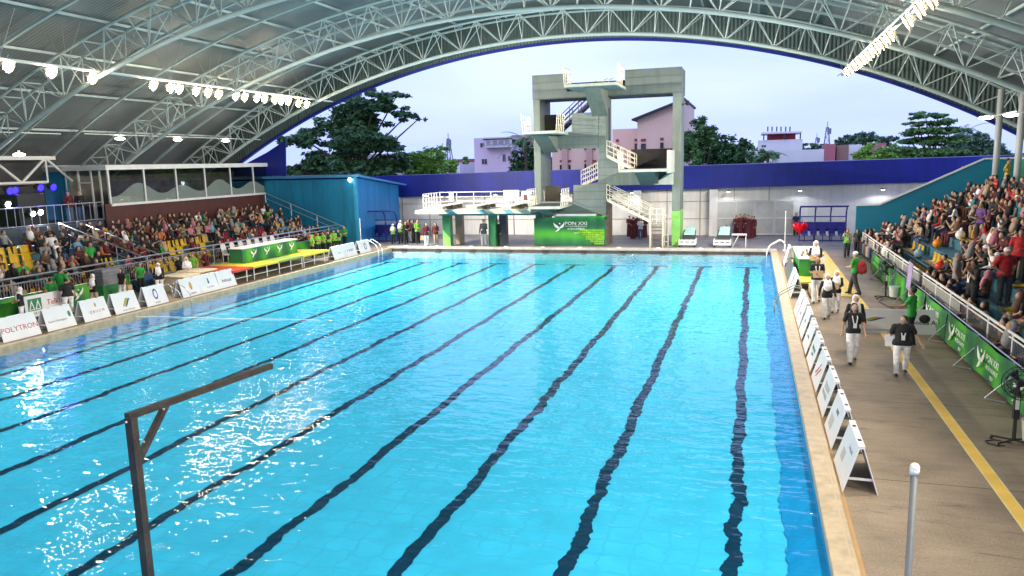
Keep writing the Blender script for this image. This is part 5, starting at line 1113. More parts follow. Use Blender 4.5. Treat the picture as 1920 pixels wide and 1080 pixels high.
b=MB(); q=atz(1660,560,ZD); P=[q+Vector((-.1,-.1,.03)),q+Vector((-.35,-.8,.02)),q+Vector((-.2,-1.7,.02)),q+Vector((.1,-2.5,.02)),q+Vector((-.3,-3.2,.02))]; b.path(P,.015,5); tag(b.build('power_cable',black),'thin black cable on the floor in front of the farther fan','cable')
b=MB(); b.add([(5.42,29.6,1.0),(5.42,30.3,1.05),(5.5,30.4,2.0),(5.52,29.8,1.95),(5.44,29.6,1.0),(5.44,30.3,1.05),(5.52,30.4,2.0),(5.54,29.8,1.95)],[(0,1,2,3),(4,5,6,7),(0,1,5,4),(1,2,6,5),(2,3,7,6),(3,0,4,7)]); tag(b.build('hanging_cloth',CLO['lilac']),'pale lilac cloth hanging on the fence beside the farther fan','cloth')
# staging, podium table on the right
sy=mat('yellow_green_vinyl',(.50,.47,.08),.5,var=.12)
T=thing('low_stage','low yellow topped stage beside the right pool edge under the green table','stage',(2.3,36,ZD)); b=MB(); b.box((1.95,33.6,ZD+.28),(3.0,41.5,ZD+.36)); b.build('yellow_top',sy,T)
for x in (2.0,2.95):
    for y in (33.7,37.5,41.4): b=MB(); b.tube((x,y,ZD),(x,y,ZD+.28),.03,6); b.build('leg',steel,T)
b=MB(); b.box((2.35,31.6,ZD),(3.25,33.4,ZD+.34)); tag(b.build('pale_step_block',mat('pale_plywood',(.60,.47,.34),.6,var=.08),bevel=.02),'pale plywood step block in front of the low yellow stage','block')
b=MB(); b.box((3.35,32.2,ZD),(3.95,44.5,ZD+.03)); tag(b.build('yellow_floor_mat',mat('yellow_mat_vinyl',(.60,.47,.14),.6,var=.1,scale=4)),'long pale yellow mat on the floor beside the low stage','mat')
T=thing('podium_table','table with white top and green patterned skirt on the right stage','table',(2.4,37.5,ZD+.36)); zz=ZD+.36
b=MB(); b.box((2.05,35.2,zz),(2.9,39.8,zz+.74)); b.build('green_skirt',gban,T,bevel=.02); b=MB(); b.box((2.0,35.15,zz+.741),(2.95,39.85,zz+.79)); b.build('white_top',white,T,bevel=.01)
for i,(dx,dy) in enumerate(((.2,.6),(.45,1.0),(.3,1.5),(.6,1.7),(.5,2.3))):
    b=MB(); b.tube((2.0+dx,35.2+dy,zz+.79),(2.0+dx,35.2+dy,zz+.87),.05,8,r2=.06); b.sphere((2.0+dx,35.2+dy,zz+.89),.05,8); tag(b.build('medal_cup',mat('bronze_item',(.25,.12,.05),.4,.5)),'small brown cup on the podium table, %s from its near end'%ORD[i],'cup','small cups on the podium table')
b=MB(); b.prism([(2.96,35.1,zz),(3.0,35.1,zz+1.0),(3.05,35.1,zz+1.0),(3.25,35.1,ZD)],(0,.06,0)); b.prism([(2.96,39.5,zz),(3.0,39.5,zz+1.0),(3.05,39.5,zz+1.0),(3.25,39.5,ZD)],(0,.06,0)); b.box((3.0,35.1,zz+.9),(3.05,39.5,zz+.97)); tag(b.build('white_support_frame',white),'white slanted frame beside the green podium table','frame')
# heart balloon
q=at(1500,427,50.5); b=MB(); n=28; P=[]
for i in range(n): a=2*math.pi*i/n; P.append((16*math.sin(a)**3/16,(13*math.cos(a)-5*math.cos(2*a)-2*math.cos(3*a)-math.cos(4*a))/16))
vs=[];fs=[]; R_=[(0,.16),(.55,.14),(.85,.09),(1,0)]
for sgn in (1,-1):
    base=len(vs)
    for (f_,d_) in R_:
        for (x,z) in P: vs.append((q.x+x*f_*.44,q.y-sgn*d_,q.z+z*f_*.46))
    for r_ in range(3):
        for i in range(n): fs.append((base+r_*n+i,base+r_*n+(i+1)%n,base+(r_+1)*n+(i+1)%n,base+(r_+1)*n+i))
b.add(vs,fs); tag(b.build('heart_balloon',mat('red_foil',(.60,.0,.012),.15,.3,var=.02),smooth=True),'shiny red heart shaped balloon held at the far right corner','balloon')
# pool handrails
def handrail(lab,pts,m=white,r=.024):
    T=thing('pool_handrail',lab,'handrail',tuple(pts[0]))
    for dy in (0,.55):
        b=MB(); b.path([Vector(p)+Vector((0,dy,0)) for p in pts],r,8); b.build('rail_tube',m,T,smooth=True)
def arcp(x,y,s): return [(x+s*.75,y,ZD),(x+s*.75,y,.85),(x+s*.62,y,1.0),(x+s*.45,y,1.05),(x-s*.05,y,.75),(x-s*.22,y,.45),(x-s*.24,y,0.02)]
handrail('white curved pool handrail at the far right corner',arcp(XR,46.3,1)); handrail('white curved pool handrail among the signs on the right edge',arcp(XR,29.7,1),mat('dull_rail',(.22,.25,.20),.5,.3),.018); handrail('white curved pool handrail at the far left corner',arcp(XL,45.2,-1)); handrail('white curved pool handrail between the blue and gold left signs',arcp(XL,26.8,-1),steel,.02)
for px,py,h_,lb in ((1471,470,2.3,'thin white pole standing at the far right pool corner'),(678,470,2.1,'thin white pole standing at the far left pool corner')):
    q=atz(px,py,ZD); b=MB(); b.tube((q.x,q.y,ZD),(q.x,q.y,ZD+h_),.022,8); b.tube((q.x,q.y,ZD),(q.x,q.y,ZD+.05),.12,10); b.sphere((q.x,q.y,ZD+h_),.04,8); tag(b.build('thin_pole',white),lb,'pole')
# low caps on far coping
for k in range(9):
    q=atz([760,820,886,952,1022,1092,1165,1238,1316][k],462,.36); b=MB(); b.sphere((q.x,YF+.25,.37),(.16,.1,.05),10); tag(b.build('coping_cap',white,smooth=True),'small white cap on the far coping, %s from the left'%ORD[k],'cap','white caps on the far coping')
# ------------------------------------------------------------------ shelters
sb=mat('shelter_blue',(.02,.02,.22),.45,var=.1); clearp=bpy.data.materials.new('clear_panel'); clearp.use_nodes=True; clearp.node_tree.nodes['Principled BSDF'].inputs['Base Color'].default_value=(.5,.55,.65,1); clearp.node_tree.nodes['Principled BSDF'].inputs['Alpha'].default_value=.25
def shelter(lab,x0,x1,y,yd):
    T=thing('team_shelter',lab,'shelter',((x0+x1)/2,y,ZD)); nb=4
    for i in range(nb):
        x=x0+(x1-x0)*i/(nb-1); b=MB(); b.path([(x,y+yd,ZD),(x,y+yd,1.9),(x,y+yd-.1,2.3),(x,y+yd-.45,2.55),(x,y,2.62)],.045,6); b.build('curved_frame',sb,T)
    b=MB(); b.tube((x0,y,2.62),(x1,y,2.62),.04,6); b.tube((x0,y+yd-.45,2.55),(x1,y+yd-.45,2.55),.04,6); b.tube((x0,y+yd,1.9),(x1,y+yd,1.9),.035,6); b.tube((x0,y+yd,.35),(x1,y+yd,.35),.035,6); b.build('long_rails',sb,T)
    b=MB(); b.box((x0+.05,y+yd-.02,.95),(x1-.05,y+yd+.02,1.55)); b.build('back_panel',sb,T)
    b=MB(); b.box((x0+.05,y+yd-.015,1.58),(x1-.05,y+yd+.015,1.88)); b.add([(x0,y,2.6),(x1,y,2.6),(x1,y+yd-.45,2.52),(x0,y+yd-.45,2.52)],[(0,1,2,3)]); b.build('clear_roof',clearp,T)
    n=int((x1-x0)/.55)
    for i in range(n):
        x=x0+.3+i*.55
        if x>x1-.25: break
        b=MB(); b.box((x-.2,y+yd-.55,.72),(x+.2,y+yd-.15,.77)); b.box((x-.2,y+yd-.17,.78),(x+.2,y+yd-.12,1.2)); b.tube((x,y+yd-.35,ZD),(x,y+yd-.35,.72),.03,6); b.build('shelter_seat',sb,T)
a=at(1500,440,52.5); c=at(1588,440,52.5); shelter('open blue framed team shelter with curved roof by the white wall on the right',a.x,c.x,52.3,1.0)
a=at(680,450,51.0); c=at(742,450,51.0); shelter('blue team shelter with curved clear roof beside the teal building',a.x,c.x,50.2,1.1)
# ------------------------------------------------------------------ massage-bed like carts on the far deck
for i,(x0_,x1_,lb) in enumerate(((1277,1308,'white wheeled starter cart with teal cushion, nearer the tower'),(1340,1372,'white wheeled starter cart with teal cushion, farther from the tower'))):
    a=atz(x0_,458,ZD); c=atz(x1_,458,ZD); xm=(a.x+c.x)/2; y=49.0; w=(c.x-a.x)/2; T=thing('wheeled_cart',lb,'cart',(xm,y,ZD),'white carts on the far deck')
    b=MB(); b.box((xm-w,y,.45),(xm+w,y+.06,.6)); b.box((xm-w,y,.68),(xm+w,y+.06,.78)); 
    for k in range(4): xx=xm-w+.04+k*(2*w-.08)/3; b.box((xx-.04,y,.601),(xx+.04,y+.06,.679))
    b.box((xm-w,y+.061,.45),(xm-w+.06,y+1.3,.78)); b.box((xm+w-.06,y+.061,.45),(xm+w,y+1.3,.78)); b.build('front_frame',white,T,bevel=.01)
    for sx in (-1,1):
        for dy in (.2,1.1): b=MB(); b.tube((xm+sx*w*.8,y+dy,.42),(xm+sx*w*.8+.08*sx,y+dy,.42),.12,12); b.build('wheel',black,T)
    b=MB(); b.prism([(xm-w*.7,y+.3,.80),(xm+w*.9,y+.3,.80),(xm+w*.9,y+1.2,1.25),(xm-w*.6,y+1.2,1.25)],(0,.05,.06)); b.build('dark_tray',mat('dark_tray',(.03,.035,.03),.5),T,bevel=.02)
    b=MB(); b.prism([(xm-w*.5,y+.55,1.02),(xm+w*.8,y+.55,1.02),(xm+w*.85,y+1.25,1.42),(xm-w*.3,y+1.25,1.42)],(0,.06,.10)); b.build('teal_cushion',mat('pale_teal_cushion',(.28,.45,.42),.6,var=.1),T,bevel=.03)
q=at(1372,437,49.4); b=MB(); b.box((q.x,49.3,1.05),(q.x+.9,49.9,1.1)); b.tube((q.x+.85,49.35,ZD),(q.x+.85,49.35,1.05),.025,6); b.tube((q.x+.05,49.35,ZD),(q.x+.4,49.35,1.0),.02,6); b.tube((q.x+.05,49.85,ZD),(q.x+.05,49.85,1.05),.02,6); tag(b.build('side_table',white),'small white folding table beside the farther cart','table')
# ------------------------------------------------------------------ left deck: staging, timing table, mats
vy=mat('yellow_vinyl',(.62,.52,.03),.45,var=.1); vg=mat('olive_vinyl',(.22,.30,.05),.5,var=.1); vr=mat('red_vinyl',(.50,.05,.02),.45); 
seg=[('red',vr,31.2,32.9),('yellow',vy,32.9,35.1),('olive green',vg,35.1,37.5),('yellow',vy,37.5,40.4)]
for i,(nm,m_,a,c) in enumerate(seg):
    T=thing('staging_section','%s topped staging section on white legs, %s from the left'%(nm,ORD[i]),'staging',(-25.1,(a+c)/2,ZD),'staging sections at the left pool edge'); b=MB(); b.box((-26.9,a+.01,ZD+.58),(-24.05,c-.01,ZD+.68)); b.build('top_board',m_,T)
    y=a+.1
    while y<c:
        for x in (-24.12,-26.8): b=MB(); b.tube((x,y,ZD),(x,y,ZD+.58),.028,6); b.build('leg',white,T)
        y+=1.1
    b=MB(); b.tube((-24.12,a+.1,ZD+.25),(-24.12,c-.1,ZD+.25),.018,5); b.build('brace',white,T)
T=thing('timing_table','long judges table with white cloth top and green emblem skirt on the staging','table',(-25.8,36.4,ZD+.68)); zz=ZD+.68; a,c=33.9,39.0
b=MB(); n=50
for k in range(n):
    f_=lambda u,v:(-25.40+.03*math.sin(u*60)*(1-v),a+(c-a)*u,zz+.74*v)
    b.quad(f_(k/n,0),f_((k+1)/n,0),f_((k+1)/n,1),f_(k/n,1))
b.quad((-25.42,a,zz),(-26.2,a,zz),(-26.2,a,zz+.74),(-25.42,a,zz+.74)); b.build('green_skirt',gban,T,smooth=True)
b=MB(); b.box((-26.25,a-.03,zz+.742),(-25.36,c+.03,zz+.80)); b.build('white_cloth',white,T,bevel=.01)
for k in range(4): bird(T,(-25.36,a+.9+k*1.2,zz+.45),(0,1,0),(0,0,1),.5)
chm=mat('white_chair_plastic',(.68,.66,.64),.4,var=.04)
for k in range(7):
    y=a+.35+k*.74; T=thing('plastic_chair','white plastic chair behind the judges table, %s from the left'%ORD[k],'chair',(-26.55,y,zz),'white chairs behind the judges table')
    b=MB(); b.prism([(-26.75,y-.22,zz+.42),(-26.75,y+.22,zz+.42),(-26.88,y+.19,zz+.95),(-26.86,y,zz+1.0),(-26.88,y-.19,zz+.95)],(.03,0,0)); b.build('backrest',chm,T,bevel=.01); b=MB(); b.box((-26.75,y-.23,zz+.40),(-26.33,y+.23,zz+.44)); b.build('seat',chm,T,bevel=.01)
    for dx in (-.02,-.36):
        for dy in (-.19,.19): b=MB(); b.tube((-26.38+dx,y+dy,zz),(-26.38+dx,y+dy,zz+.40),.022,6); b.build('leg',chm,T)
for k,(x,y,s_) in enumerate(((-24.9,29.3,1),(-24.9,30.5,1))):
    b=MB(); b.box((x-1.3,y-.6,ZD+.70+.06*k),(x+.1,y+.6,ZD+.78+.06*k)); b.box((x-1.2,y-.5,ZD),(x+.0,y+.5,ZD+.69)); tag(b.build('pale_platform',mat('pale_cream_vinyl',(.62,.52,.38),.5,var=.06),bevel=.03),'pale cream block platform beside the left signs, %s one'%['nearer','farther'][k],'platform','pale platforms on the left deck')
q=atx(430,487,-26.9); T=thing('loudspeaker','round fronted black loudspeaker leaning by the end of the judges table','speaker',(q.x,q.y,ZD)); b=MB(); b.box((q.x-.3,q.y-.3,ZD+.65),(q.x+.1,q.y+.3,ZD+1.25)); b.build('cabinet',black,T,bevel=.05); b=MB(); b.tube((q.x+.10,q.y,ZD+.95),(q.x+.14,q.y,ZD+.95),.24,18); b.build('speaker_cone',mat('speaker_grey',(.10,.10,.11),.4),T); b=MB(); b.box((q.x-.3,q.y-.3,ZD),(q.x+.15,q.y+.3,ZD+.64)); b.build('stand_box',mat('white_plastic'),T,bevel=.02)
b=MB(); b.box((-27.2,28.3,.35),(-26.9,29.2,1.15)); tag(b.build('blue_cover_panel',mat('dark_blue_cover',(.02,.06,.13),.5,var=.2),bevel=.04),'dark blue covered panel standing behind the striding woman on the left','panel')
# left fence
FL=thing('stand_fence','long steel barred fence along the front of the left stand','fence',(-27.75,30,1)); xf=-27.75
b=MB(); 
for z,r_ in ((1.85,.04),(1.62,.03),(.85,.025)): b.tube((xf,13,z),(xf,48,z),r_,8)
b.build('rails',steel,FL); y=13.0
while y<48: b=MB(); b.tube((xf,y,.3),(xf,y,1.87),.03,6); b.build('post',steel,FL); y+=2.4
b=MB(); y=13
while y<35: b.tube((xf,y,.86),(xf,y,1.6),.011,4,cap=False); y+=.13
b.build('bar_panel',steel,FL)
for i,(a,c,X) in enumerate(((14,17.6,-27.3),(17.7,21.2,-27.3),(21.3,23.6,-27.35),(23.7,26.4,-27.2),(26.6,28.2,-27.35),(40.5,44,-27.4))):
    T=thing('banner_barrier','green banner barrier below the left stand, %s from the left'%ORD[i],'barrier',(X,(a+c)/2,ZD),'green banner barriers along the left stand'); b=MB(); n=14
    for k in range(n):
        f_=lambda u,v:(X+.05*math.sin(u*14+i)*(1-v*.5),a+(c-a)*u,ZD+.03+.85*v)
        for q in range(2): b.quad(f_(k/n,q/2),f_((k+1)/n,q/2),f_((k+1)/n,(q+1)/2),f_(k/n,(q+1)/2))
    b.build('banner',gban,T,smooth=True); b=MB(); b.tube((X-.03,a,ZD),(X-.03,a,1.2),.02,6); b.tube((X-.03,c,ZD),(X-.03,c,1.2),.02,6); b.tube((X-.03,a,1.2),(X-.03,c,1.2),.02,6); b.build('steel_frame',steel,T)
    if i in(1,3): bird(T,(X+.08,(a+c)/2,.85),(0,1,0),(0,0,1),.55)
# green triangle logo banner
LG=thing('logo_banner','low white and grey banner with green triangle emblem and red lettering on left deck','banner',(-26.4,21,ZD)); X=-26.35
ya=atx(50,600,X).y; yc=atx(122,590,X).y; b=MB(); b.box((X-.02,ya,ZD+.12),(X,yc,ZD+.98)); b.build('panel',wb,LG); b=MB(); b.tube((X-.05,ya+.1,ZD),(X-.03,ya+.1,1.1),.02,6); b.tube((X-.05,yc-.1,ZD),(X-.03,yc-.1,1.1),.02,6); b.build('legs',steel,LG)
pg=lambda u,v:Vector((X+.006,ya+(yc-ya)*u,ZD+.12+.86*v)); shape(LG,grn,[pg(.07,.3),pg(.42,.3),pg(.42,.85),pg(.07,.85)],'green_square')
pg2=lambda u,v:pg(u,v)+Vector((.004,0,0))
for u in (.09,.25): shape(LG,wb,[pg2(u,.34),pg2(u+.15,.34),pg2(u+.075,.8)],'white_triangle'); 
pg3=lambda u,v:pg(u,v)+Vector((.008,0,0))
for u in (.09,.25): shape(LG,grn,[pg3(u+.035,.38),pg3(u+.115,.38),pg3(u+.075,.66)],'green_triangle')
text('ANEKA GAS',.10,grp,LG,frame_mtx(pg2(.25,.17),(0,1,0),(0,0,1)),ext=.002); text('Telko',.30,red_,LG,frame_mtx(pg2(.76,.55),(0,1,0),(0,0,1)),ext=.002)
# stacked grey crates behind
q=atx(205,520,-27.1)
for k in range(5): b=MB(); b.box((q.x-.25,q.y-.6,1.0+.14*k),(q.x+.25,q.y+.6,1.0+.14*k+.10)); b.box((q.x-.22,q.y-.55,1.0+.14*k+.1),(q.x+.22,q.y+.55,1.0+.14*k+.14)); tag(b.build('grey_crate',mat('grey_crate_plastic',(.20,.21,.23),.5,var=.2),bevel=.01),'grey plastic crate in the stack behind the green barrier, %s from the bottom'%ORD[k],'crate','stacked grey crates on the left deck')
b=MB(); b.box((q.x-.3,q.y-.7,ZD),(q.x+.3,q.y+.7,1.0)); tag(b.build('crate_table',mat('green_cloth_plain',(.02,.17,.04),.6,var=.15)),'green draped table carrying the stack of grey crates','table')
# stair rails of the left stand
def srail(lab,a,c,m=steel,h=.9):
    T=thing('stair_handrail',lab,'handrail',tuple(a)); a=Vector(a); c=Vector(c); b=MB(); b.tube(a,c,.035,8); b.tube(a-Vector((0,0,.4)),c-Vector((0,0,.4)),.025,8); b.build('rail_tube',m,T)
    for i in range(4): q=a+(c-a)*(i/3); b=MB(); b.tube(q,q-Vector((0,0,h)),.025,6); b.build('post',m,T)
ztp=LS['z0']+LS['dz']*6+.95
for i,y in enumerate((20.3,22.6,30.2,31.3)): srail('sloping steel stair rail down the left stand, %s from the left'%ORD[i],(-33.4,y,ztp),(-28.2,y,LS['z0']+.95))
srail('sloping steel stair rail against the teal end wall of the left stand',(-33.6,48.0,4.15),(-27.4,48.0,1.7)); b=MB()
# balcony railing and stage zone behind the left stand
T=thing('upper_landing','raised dark landing behind the left stand carrying the balcony','landing',(-36,28,2)); b=MB(); b.box((-38.2,8,.3),(-34.25,34.2,3.28)); b.build('landing_floor',mat('dark_landing',(.05,.07,.09),.6,var=.2),T); 
b=MB(); b.tube((-34.3,25,4.28),(-34.3,34.0,4.28),.03,6); b.tube((-34.3,25,3.36),(-34.3,34.0,3.36),.02,6); y=25
while y<=34: b.tube((-34.3,y,3.3),(-34.3,y,4.28),.018,5); y+=.45
b.build('balcony_railing',steel,T)
b=MB(); b.box((-38.3,8,3.29),(-38.2,33.9,7.2)); b.build('rear_wall',mat('dark_rear_wall',(.05,.05,.055),.7,var=.2),T)
b=MB(); b.box((-37.6,21.5,3.29),(-37.5,30.3,5.1)); tag(b.build('green_backdrop',mat('green_stage_cloth',(.03,.20,.05),.6,var=.2,scale=1.5)),'plain green backdrop on the landing behind the left stand','backdrop')
b=MB(); b.box((-36.6,29.6,3.29),(-35.2,31.2,4.9)); tag(b.build('black_cabinet',black,bevel=.03),'tall black cabinet on the left landing beside two standing men','cabinet')
ledb=mat('led_blue_glass',(.1,.1,1),.3,emit=(.015,.004,1),es=4); ledw=mat('led_white_glass',(1,1,1),.3,emit=(.75,.85,1),es=60)
for i,(px,py,m_,lb) in enumerate(((19,358,ledb,'blue stage lamp, leftmost of three'),(28,357,ledb,'blue stage lamp beside the leftmost one'),(76,352,ledb,'blue stage lamp under the side truss'),(100,351,ledb,'blue stage lamp, rightmost'),(15,383,ledw,'white stage spotlight, brightest at the left edge'),(62,401,ledw,'white stage spotlight low by the backdrop, left one'),(76,398,ledw,'white stage spotlight low by the backdrop, right one'))):
    X=-35.5 if m_ is ledb else -34.9; q=atx(px,py,X); T=thing('stage_light',lb,'stage light',tuple(q),'stage lights behind the left stand'); b=MB(); b.tube(q,q+Vector((-.35,0,.1)),.22,14,r2=.13); b.build('lamp_housing',black,T); b=MB(); b.tube(q+Vector((.0,0,0)),q+Vector((.02,0,-.006)),.18 if m_ is ledb else .13,14); b.build('lamp_glass',m_,T)
    l=bpy.data.lights.new('stage_beam','SPOT'); l.energy=40 if m_ is ledb else 900; l.color=(.12,.08,1) if m_ is ledb else (.85,.9,1); l.spot_size=math.radians(110); l.shadow_soft_size=.12; o=bpy.data.objects.new('stage_beam',l); COL.objects.link(o); o.parent=T; o.location=(.1,0,0) if i<5 else (-.45,0,.1); o.rotation_euler=Vector((1,0,-.22) if i<5 else (-1,0,.35)).to_track_quat('-Z','Y').to_euler()
# thin white tube standing for a line of bubbles on the water
b=MB(); P=[]; a=atz(255,599,.02); c=atz(600,606,.02)
for i in range(25): u=i/24; P.append((a.x+(c.x-a.x)*u,a.y+(c.y-a.y)*u+.04*math.sin(u*9),.14))
b.path(P,.012,5); tag(b.build('surface_line',white),'thin white line on the water across the left part of the pool','stripe')
# ------------------------------------------------------------------ foreground posts
dkp=mat('dark_steel_paint',(.042,.032,.028),.45,.2,var=.35,scale=9,bump=.3,bscale=40)
T=thing('foreground_bracket_post','dark square steel post with a long slanted arm and brace at the near left','post',(-3.05,3.0,0)); Yp=4.2
a=at(246,790,Yp); b=MB(); b.tube((a.x,Yp,a.z+.03),(a.x,Yp,ZD-.9),.042,4); b.build('post',dkp,T)
e=at(508,686,Yp+1.5); s_=a+Vector((-.035,0,.03)); b=MB(); b.tube(s_,e,.034,4); b.build('arm',dkp,T)
m1=s_+(e-s_)*.235; m2=Vector((a.x+.0,Yp,at(254,872,Yp).z)); b=MB(); b.tube(m1,m2,.030,4); b.build('brace',dkp,T)
b=MB()
for q in (m1+Vector((.02,-.06,-.03)),s_+Vector((.06,-.07,-.01)),m2+(m1-m2)*.4+Vector((0,-.05,0))): b.sphere(q,.009,8)
b.build('bolts',steel,T)
T=thing('foreground_grey_pole','slim grey steel pole with taped white top at the near right','pole',(1.0,5,0)); Yp=5.0
a=at(1715,880,Yp); b=MB(); b.tube((a.x,Yp,a.z),(a.x,Yp,ZD),.021,12); b.build('pole',mat('galvanised',(.13,.14,.15),.55,.2,var=.15,scale=6),T,smooth=True); b=MB(); b.tube((a.x,Yp,a.z-.03),(a.x,Yp,a.z+.012),.028,12); b.sphere((a.x,Yp,a.z+.012),.03,10); b.build('taped_cap',white,T,smooth=True)

# loose bags on the right stand, cable at the near fan
for px,r_,c_,nm in ((1757,2,'orange','bright orange plastic bag on an empty seat in the third row of the right stand'),(1762,1,'red','red plastic bag on an empty seat in the second row of the right stand'),(1800,3,'white','white plastic bag in the fourth row of the right stand'),(1722,1,'skyblue','pale blue bag on the step behind the right fence')):
    q=Vector(on_stand(px,r_,.15)); b=MB(); b.sphere(q+Vector((0,0,.20)),(.20,.17,.20),10); b.sphere(q+Vector((.04,.05,.40)),(.07,.06,.12),8); tag(b.build('plastic_bag',cloth('bag_'+c_,{'orange':(.75,.25,.02),'red':(.6,.05,.03),'white':(.75,.75,.75),'skyblue':(.3,.5,.6)}[c_],.4),smooth=True),nm,'bag')
q=atz(1895,832,ZD); b=MB(); P=[q+Vector((.0,-.05,.03)),q+Vector((-.25,.1,.02)),q+Vector((-.42,.02,.02)),q+Vector((-.40,-.15,.02)),q+Vector((-.15,-.2,.02))]; b.path(P,.012,5); tag(b.build('power_cable',black),'thin black looped cable on the floor beside the nearer fan','cable')
# ------------------------------------------------------------------ town behind
def bmat(n,c=(.5,.5,.5)): return mat(n,c,.7,var=.06,scale=.3)
winb=mat('dark_window_glass',(.03,.035,.05),.15,var=.1)
def facade(px0,py0,px1,py1,Y,D,name,lab,m,wins=(),roof=None,cat='building',group=None):
    a=at(px0,py1,Y); c=at(px1,py0,Y); T=thing(name,lab,cat,((a.x+c.x)/2,Y,0),group)
    zt=at((px0+px1)/2,py0,Y).z
    b=MB(); b.box((a.x,Y,-.6),(c.x,Y+D,zt)); b.build('wall',m,T)
    for (x0,y0,x1,y1) in wins:
        p=at(x0,y1,Y); q=at(x1,y0,Y); b=MB(); b.box((p.x-.08,Y-.06,p.z-.1),(q.x+.08,Y-.005,q.z+.08)); f=b.build('window',m,T); b=MB(); b.box((p.x,Y-.09,p.z),((p.x+q.x)/2-.03,Y-.062,q.z)); b.box(((p.x+q.x)/2+.03,Y-.09,p.z),(q.x,Y-.062,q.z)); b.build('pane',winb,f)
    return T,a,c,zt
pinkm=bmat('pink_render',(.88,.60,.50)); lil=bmat('lilac_render',(.72,.58,.76)); wht=bmat('white_render',(.78,.78,.84)); rdr=bmat('red_roof_tile',(.30,.06,.06)); drk=bmat('dark_roof',(.05,.05,.07))
# lilac house with balcony
T,a,c,zt=facade(891,272,958,340,110,14,'lilac_house','tall lilac house with open roof terrace left of the diving tower',lil,[(904,298,913,308),(943,289,948,303),(953,292,956,302),(901,268,910,276)])
z2=at(925,258,110).z; b=MB(); b.box((a.x,110,zt),(at(912,265,110).x,118,z2)); b.build('upper_room',lil,T)
b=MB(); x0=at(912,265,110).x; x1=at(966,265,110).x; b.box((x0,108.5,z2-.35),(x1,118,z2)); b.build('terrace_roof',lil,T)
b=MB()
for k in range(5): x=x0+.3+(x1-x0-.6)*k/4; b.box((x-.12,108.6,zt),(x+.12,108.8,z2-.36))
for k in range(26): x=x0+.1+(x1-x0-.2)*k/25; b.box((x-.04,108.55,zt-.2),(x+.04,108.62,zt+.75))
b.box((x0,108.5,zt+.75),(x1,108.65,zt+.9)); b.box((x0,108.5,zt-.4),(x1,110,zt-.2)); b.build('balcony_balustrade',mat('white_balustrade',(.62,.60,.70),.6),T)
b=MB(); b.box((x0+.2,113,zt),(x1-.4,113.2,z2-.4)); b.build('terrace_wall',drk,T)
# pink hall: lower and gable parts
T,a,c,zt=facade(1036,276,1146,345,92,12,'pink_hall','large pink building with paired dark windows seen through the diving tower',pinkm,[(1050,275,1058,281),(1062,275,1070,281),(1096,275,1104,281),(1109,275,1117,281),(1050,309,1058,318),(1062,309,1070,318),(1096,307,1104,318),(1109,307,1117,318)])
b=MB()
for px in (1060,1106): q=at(px,300,92); b.box((q.x-.35,91.6,-.6),(q.x+.35,91.99,at(px,270,92).z))
b.build('pilaster',bmat('pink_pilaster',(.62,.38,.34)),T)
for px in (1050,1062,1096,1109): p=at(px,304,92); q=at(px+9,300,92); b=MB(); b.box((p.x,91.9,p.z),(q.x,91.985,q.z)); b.build('red_vent',rdr,T)
T=thing('pink_gable_building','tall pink gabled building right behind the diving tower','building',(-13,90,0)); Yg=90
P=[(1195,330),(1195,224),(1283,187),(1283,330)]; P=[at(x,y,Yg) for x,y in P]; P[0].z=P[-1].z=-.6; b=MB(); b.prism(P,(0,16,0)); b.build('wall',pinkm,T)
E_=[at(x,y,Yg-1) for x,y in [(1184,223),(1284,183),(1284,186.5),(1284,186.5)]]; b=MB(); b.prism([E_[0],E_[1],E_[3],E_[0]+Vector((0,0,-.18))],(0,18,0)); b.build('roof',drk,T)
b=MB(); p=at(1148,240,94); q=at(1196,240,94); b.box((p.x,94,-.6),(q.x,106,at(1160,242,94).z)); b.build('low_wing',pinkm,T)
for (x0,y0,x1,y1) in [(1202,269,1211,280),(1238,267,1244,278),(1190,269,1196,280),(1155,270,1160,278)]:
    Yw=Yg if x0>1196 else 94
    p=at(x0,y1,Yw); q=at(x1,y0,Yw); b=MB(); b.box((p.x,Yw-.12,p.z),(q.x,Yw-.01,q.z)); b.build('window',winb,T)
    p=at(x0,y0-4,Yw); q=at(x1,y0-9,Yw); b=MB(); b.box((p.x,Yw-.12,p.z),(q.x,Yw-.01,q.z)); b.build('red_vent',rdr,T)
facade(1280,278,1325,330,120,10,'lilac_shed','low lilac grey building just right of the diving tower',bmat('grey_lilac',(.28,.24,.38)),[(1290,285,1296,292)])
facade(1380,282,1545,330,100,14,'white_warehouse','long low white warehouse behind the blue parapet',wht)
T,a,c,zt=facade(1421,262,1505,300,150,14,'white_flat_block','white flat block with red recessed upper floor in the distance',wht,[(1428,272,1436,276)])
b=MB(); p=at(1440,250,150); q=at(1493,250,150); b.box((p.x,152,zt),(q.x,160,at(1465,248,150).z)); b.build('red_upper_floor',bmat('red_upper',(.40,.05,.08)),T)
b=MB(); p=at(1428,248,150); q=at(1503,246,150); b.box((p.x,149,q.z-.3),(q.x,161,q.z)); b.build('roof_slab',wht,T)
b=MB()
for px in (1440,1448,1457,1465,1474,1482): q=at(px,246,150); b.tube((q.x,152,q.z),(q.x,152,q.z+.9),.12,5)
for px in (1432,1470,1500): q=at(px,262,150); b.tube((q.x,149.3,zt),(q.x,149.3,at(px,248,150).z),.12,5)
b.build('roof_stubs',drk,T)
facade(1548,270,1567,300,130,8,'red_tile_house','small house with red front among trees on the right',bmat('rose_wall',(.45,.14,.18))); facade(1568,272,1592,300,132,8,'brown_house','small brown house beside the red fronted one',bmat('brown_wall_far',(.30,.18,.15)))
facade(1590,271,1616,300,140,8,'pale_house','small pale box house among the right trees',wht); facade(1647,268,1662,285,150,8,'rose_house','tiny rose house peeking over the right trees',bmat('rose_wall'))
